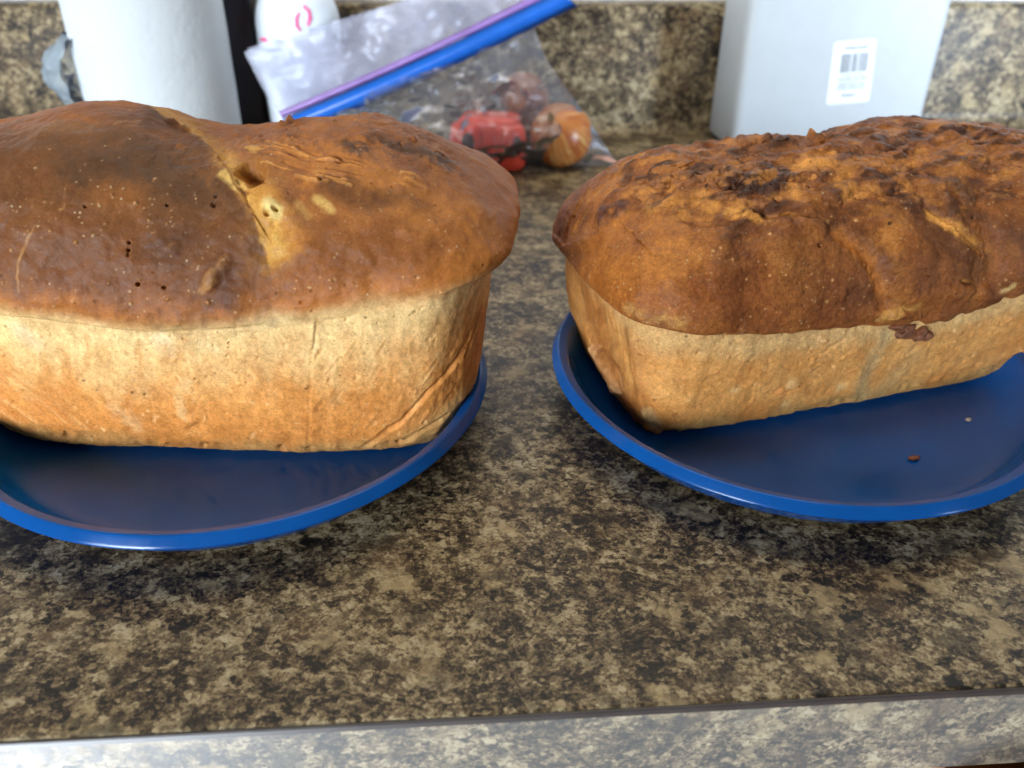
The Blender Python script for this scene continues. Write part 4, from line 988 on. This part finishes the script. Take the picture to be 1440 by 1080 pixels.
grid_np('bag_front', bag_rows(front, 90, 70, .0065, 71), M['film'], bag, close_u=False)
grid_np('bag_back', bag_rows(rear, 90, 70, .0055, 77), M['film'], bag, close_u=False)
lipf = [(0.0, (343, 73), (770, -62), .512, .004), (0.5, (368, 122), (790, -32), .508, .003), (1.0, (398, 172), (806, -8), .504, .002)]
grid_np('bag_lip', bag_rows(lipf, 90, 40, .0030, 83), M['film2'], bag, close_u=False)
lipb = [(a_, (b_[0]+4, b_[1]-5), c_, Y+.012, d_) for a_, b_, c_, Y, d_ in lipf]
grid_np('bag_lip', bag_rows(lipb, 90, 40, .0034, 87), M['film2'], bag, close_u=False)
def strip_on(name, a0, a1, b0, b1, Y, th, mat, amp=.0006, seed=3):
    n_ = 60; vs = []; fs = []
    for i in range(n_):
        q = i/(n_-1); sag = 5*math.sin(math.pi*q)
        t_ = lerp(a0, a1, q); b_ = lerp(b0, b1, q)
        wob = amp*float(pn(np.array([[q*6, .3, .7]]), 1.0, seed)[0])
        p = at_y(t_[0], t_[1]+sag, Y+wob)-np.array([0, .47, 0]); r_ = at_y(b_[0], b_[1]+sag, Y+wob)-np.array([0, .47, 0]); m_ = (p+r_)/2
        vs += [p, m_-np.array([0, th, 0]), r_, m_+np.array([0, th, 0])]
    for i in range(n_-1):
        for k in range(4): a = 4*i+k; b = 4*i+(k+1) % 4; fs.append((a, b, b+4, a+4))
    return mesh_obj(name, vs, fs, mat, bag)
strip_on('purple_seal', (392, 157), (780, -22), (398, 166), (790, -12), .5025, .0010, M['zippurple'])
strip_on('blue_seal', (397, 168), (786, -12), (420, 188), (812, 8), .5015, .0013, M['zipblue'])

# red plastic block with rounded ends
rp = at_z(684, 240, 0.0); red = empty('red_block', (rp[0]+.002, rp[1]+.012, 0.0), math.radians(-14)); tag(red, 'glossy red plastic block with dark hollow ends, inside the clear bag', 'plastic block')
bm = bmesh.new(); box(bm, -.024, .022, -.002, .026, .008, .036, .006, 4)
bm_obj('block_body', bm, M['red'], red, auto=50)
def barrel(x, y, r_, h_, parent):
    pts = smooth_prof([(0.0002, .0012), (r_*.75, .0012), (r_*.95, .004), (r_, .010), (r_*.98, h_*.7), (r_*.85, h_*.93), (r_*.5, h_), (0.0002, h_)], 4)
    P = np.zeros((len(pts), 32, 3)); t = np.linspace(0, 2*np.pi, 32, endpoint=False)
    for i, (q, z) in enumerate(pts): P[i] = np.stack([x+q*np.cos(t), y+q*np.sin(t), 0*t+z], 1)
    return grid_np('block_foot', P, M['red'], parent)
f1_ = barrel(.017, -.004, .0125, .034, red); f2_ = barrel(-.017, -.002, .012, .033, red)
for (x, y, a, p_) in ((.017, -.004, 0.15, f1_), (-.017, -.002, -.1, f2_)):
    bm = bmesh.new(); q = bmesh.ops.create_uvsphere(bm, u_segments=20, v_segments=12, radius=1)
    for v in q['verts']: v.co = Vector((x+math.sin(a+.45)*.0110+v.co.x*.0052, y-math.cos(a+.45)*.0110+v.co.y*.0026, .0205+v.co.z*.0075))
    bm_obj('dark_hole', bm, M['hole'], p_)

def onion_mat(name, c1, c2, c3):
    n = NT(name); v = n.coord()
    sep = n.n.new('ShaderNodeSeparateXYZ'); n.link(v, sep.inputs[0])
    an = n.n.new('ShaderNodeMath'); an.operation = 'ARCTAN2'; n.link(sep.outputs[0], an.inputs[0]); n.link(sep.outputs[1], an.inputs[1])
    cb = n.n.new('ShaderNodeCombineXYZ'); n.link(n.math('MULTIPLY', an.outputs[0], 4.0), cb.inputs[0]); n.link(n.math('MULTIPLY', sep.outputs[2], 22.0), cb.inputs[1])
    st = n.noise(cb.outputs[0], 1.6, 5, 0.7, 0.3)
    return n.set(Base_Color=n.ramp(st, [(0.32, c1), (0.5, c2), (0.66, c3)]), Roughness=0.32, Specular_IOR_Level=0.6, Normal=n.bump(st, 0.25, 0.001))
M['onion'] = onion_mat('onion_skin', (0.30, 0.060, 0.016, 1), (0.48, 0.150, 0.030, 1), (0.66, 0.42, 0.15, 1))
M['onion2'] = onion_mat('dark_onion_skin', (0.14, 0.040, 0.016, 1), (0.24, 0.075, 0.026, 1), (0.34, 0.13, 0.04, 1))
M['rootm'] = mat_plain('dry_onion_neck', (0.22, 0.13, 0.06), 0.8, var=0.3)
def onion(px, py, Y, r_, z0, tilt, mat, label):
    c = at_y(px, py, Y); o = empty('onion', (c[0], Y, z0+r_*.9)); o.rotation_euler = tilt; tag(o, label, 'onion', 'onions in the clear bag')
    pts = smooth_prof([(0.0002, -r_*.93), (r_*.45, -r_*.85), (r_*.82, -r_*.52), (r_, 0), (r_*.86, r_*.48), (r_*.5, r_*.83), (r_*.2, r_*1.0), (r_*.1, r_*1.12)], 6)
    P = np.zeros((len(pts), 56, 3)); t = np.linspace(0, 2*np.pi, 56, endpoint=False)
    for i, (q, z) in enumerate(pts): P[i] = np.stack([q*np.cos(t), q*np.sin(t), 0*t+z], 1)
    P *= (1+0.035*fbm(P, 45, 3, int(px)))[..., None]
    b = grid_np('onion_skin', P, mat, o)
    bm = bmesh.new(); blob(bm, [((0, 0, r_*1.1), (r_*.11, r_*.11, r_*.26)), ((r_*.05, 0, r_*1.3), (r_*.06, r_*.05, r_*.2))], 4, .3, 2); bm_obj('onion_neck', bm, M['rootm'], o)
    return o
onion(789, 187, .493, .0242, .0, (0.5, -0.75, 0.4), M['onion'], 'orange brown onion with a pale gleam, right of the red block in the bag')
onion(737, 132, .535, .0200, .021, (0.9, 0.5, 0.2), M['onion2'], 'dull reddish brown onion at the back of the clear bag')
sp_ = at_z(752, 190, 0.0); onion(742, 185, .530, .0200, .0, (1.2, 0.2, 1.0), M['onion2'], 'dark onion low in the bag, hidden behind the red block')
# a flake of onion skin at the corner of the bag
fw = at_z(852, 225, .004); bm = bmesh.new(); P = np.zeros((8, 14, 3))
for i in range(8):
    for j in range(14):
        a, b = (j/13-.5), (i/7-.5); P[i, j] = (a*.021, b*.008*(1-abs(a)*1.1), .002+.004*math.cos(a*2.6)*math.cos(b*2)-.25*a*.012)
P[..., 2] += .0008*fbm(P, 200, 2, 3)
o = grid_np('onion_skin_flake', P, mat_plain('pale_onion_flake', (0.78, 0.40, 0.28), 0.35, var=0.2), None, close_u=False)
o.location = (fw[0], fw[1], 0.0008); o.rotation_euler = (0, 0, -.35); tag(o, 'small pale pink flake of skin at the right corner of the clear bag', 'flake')
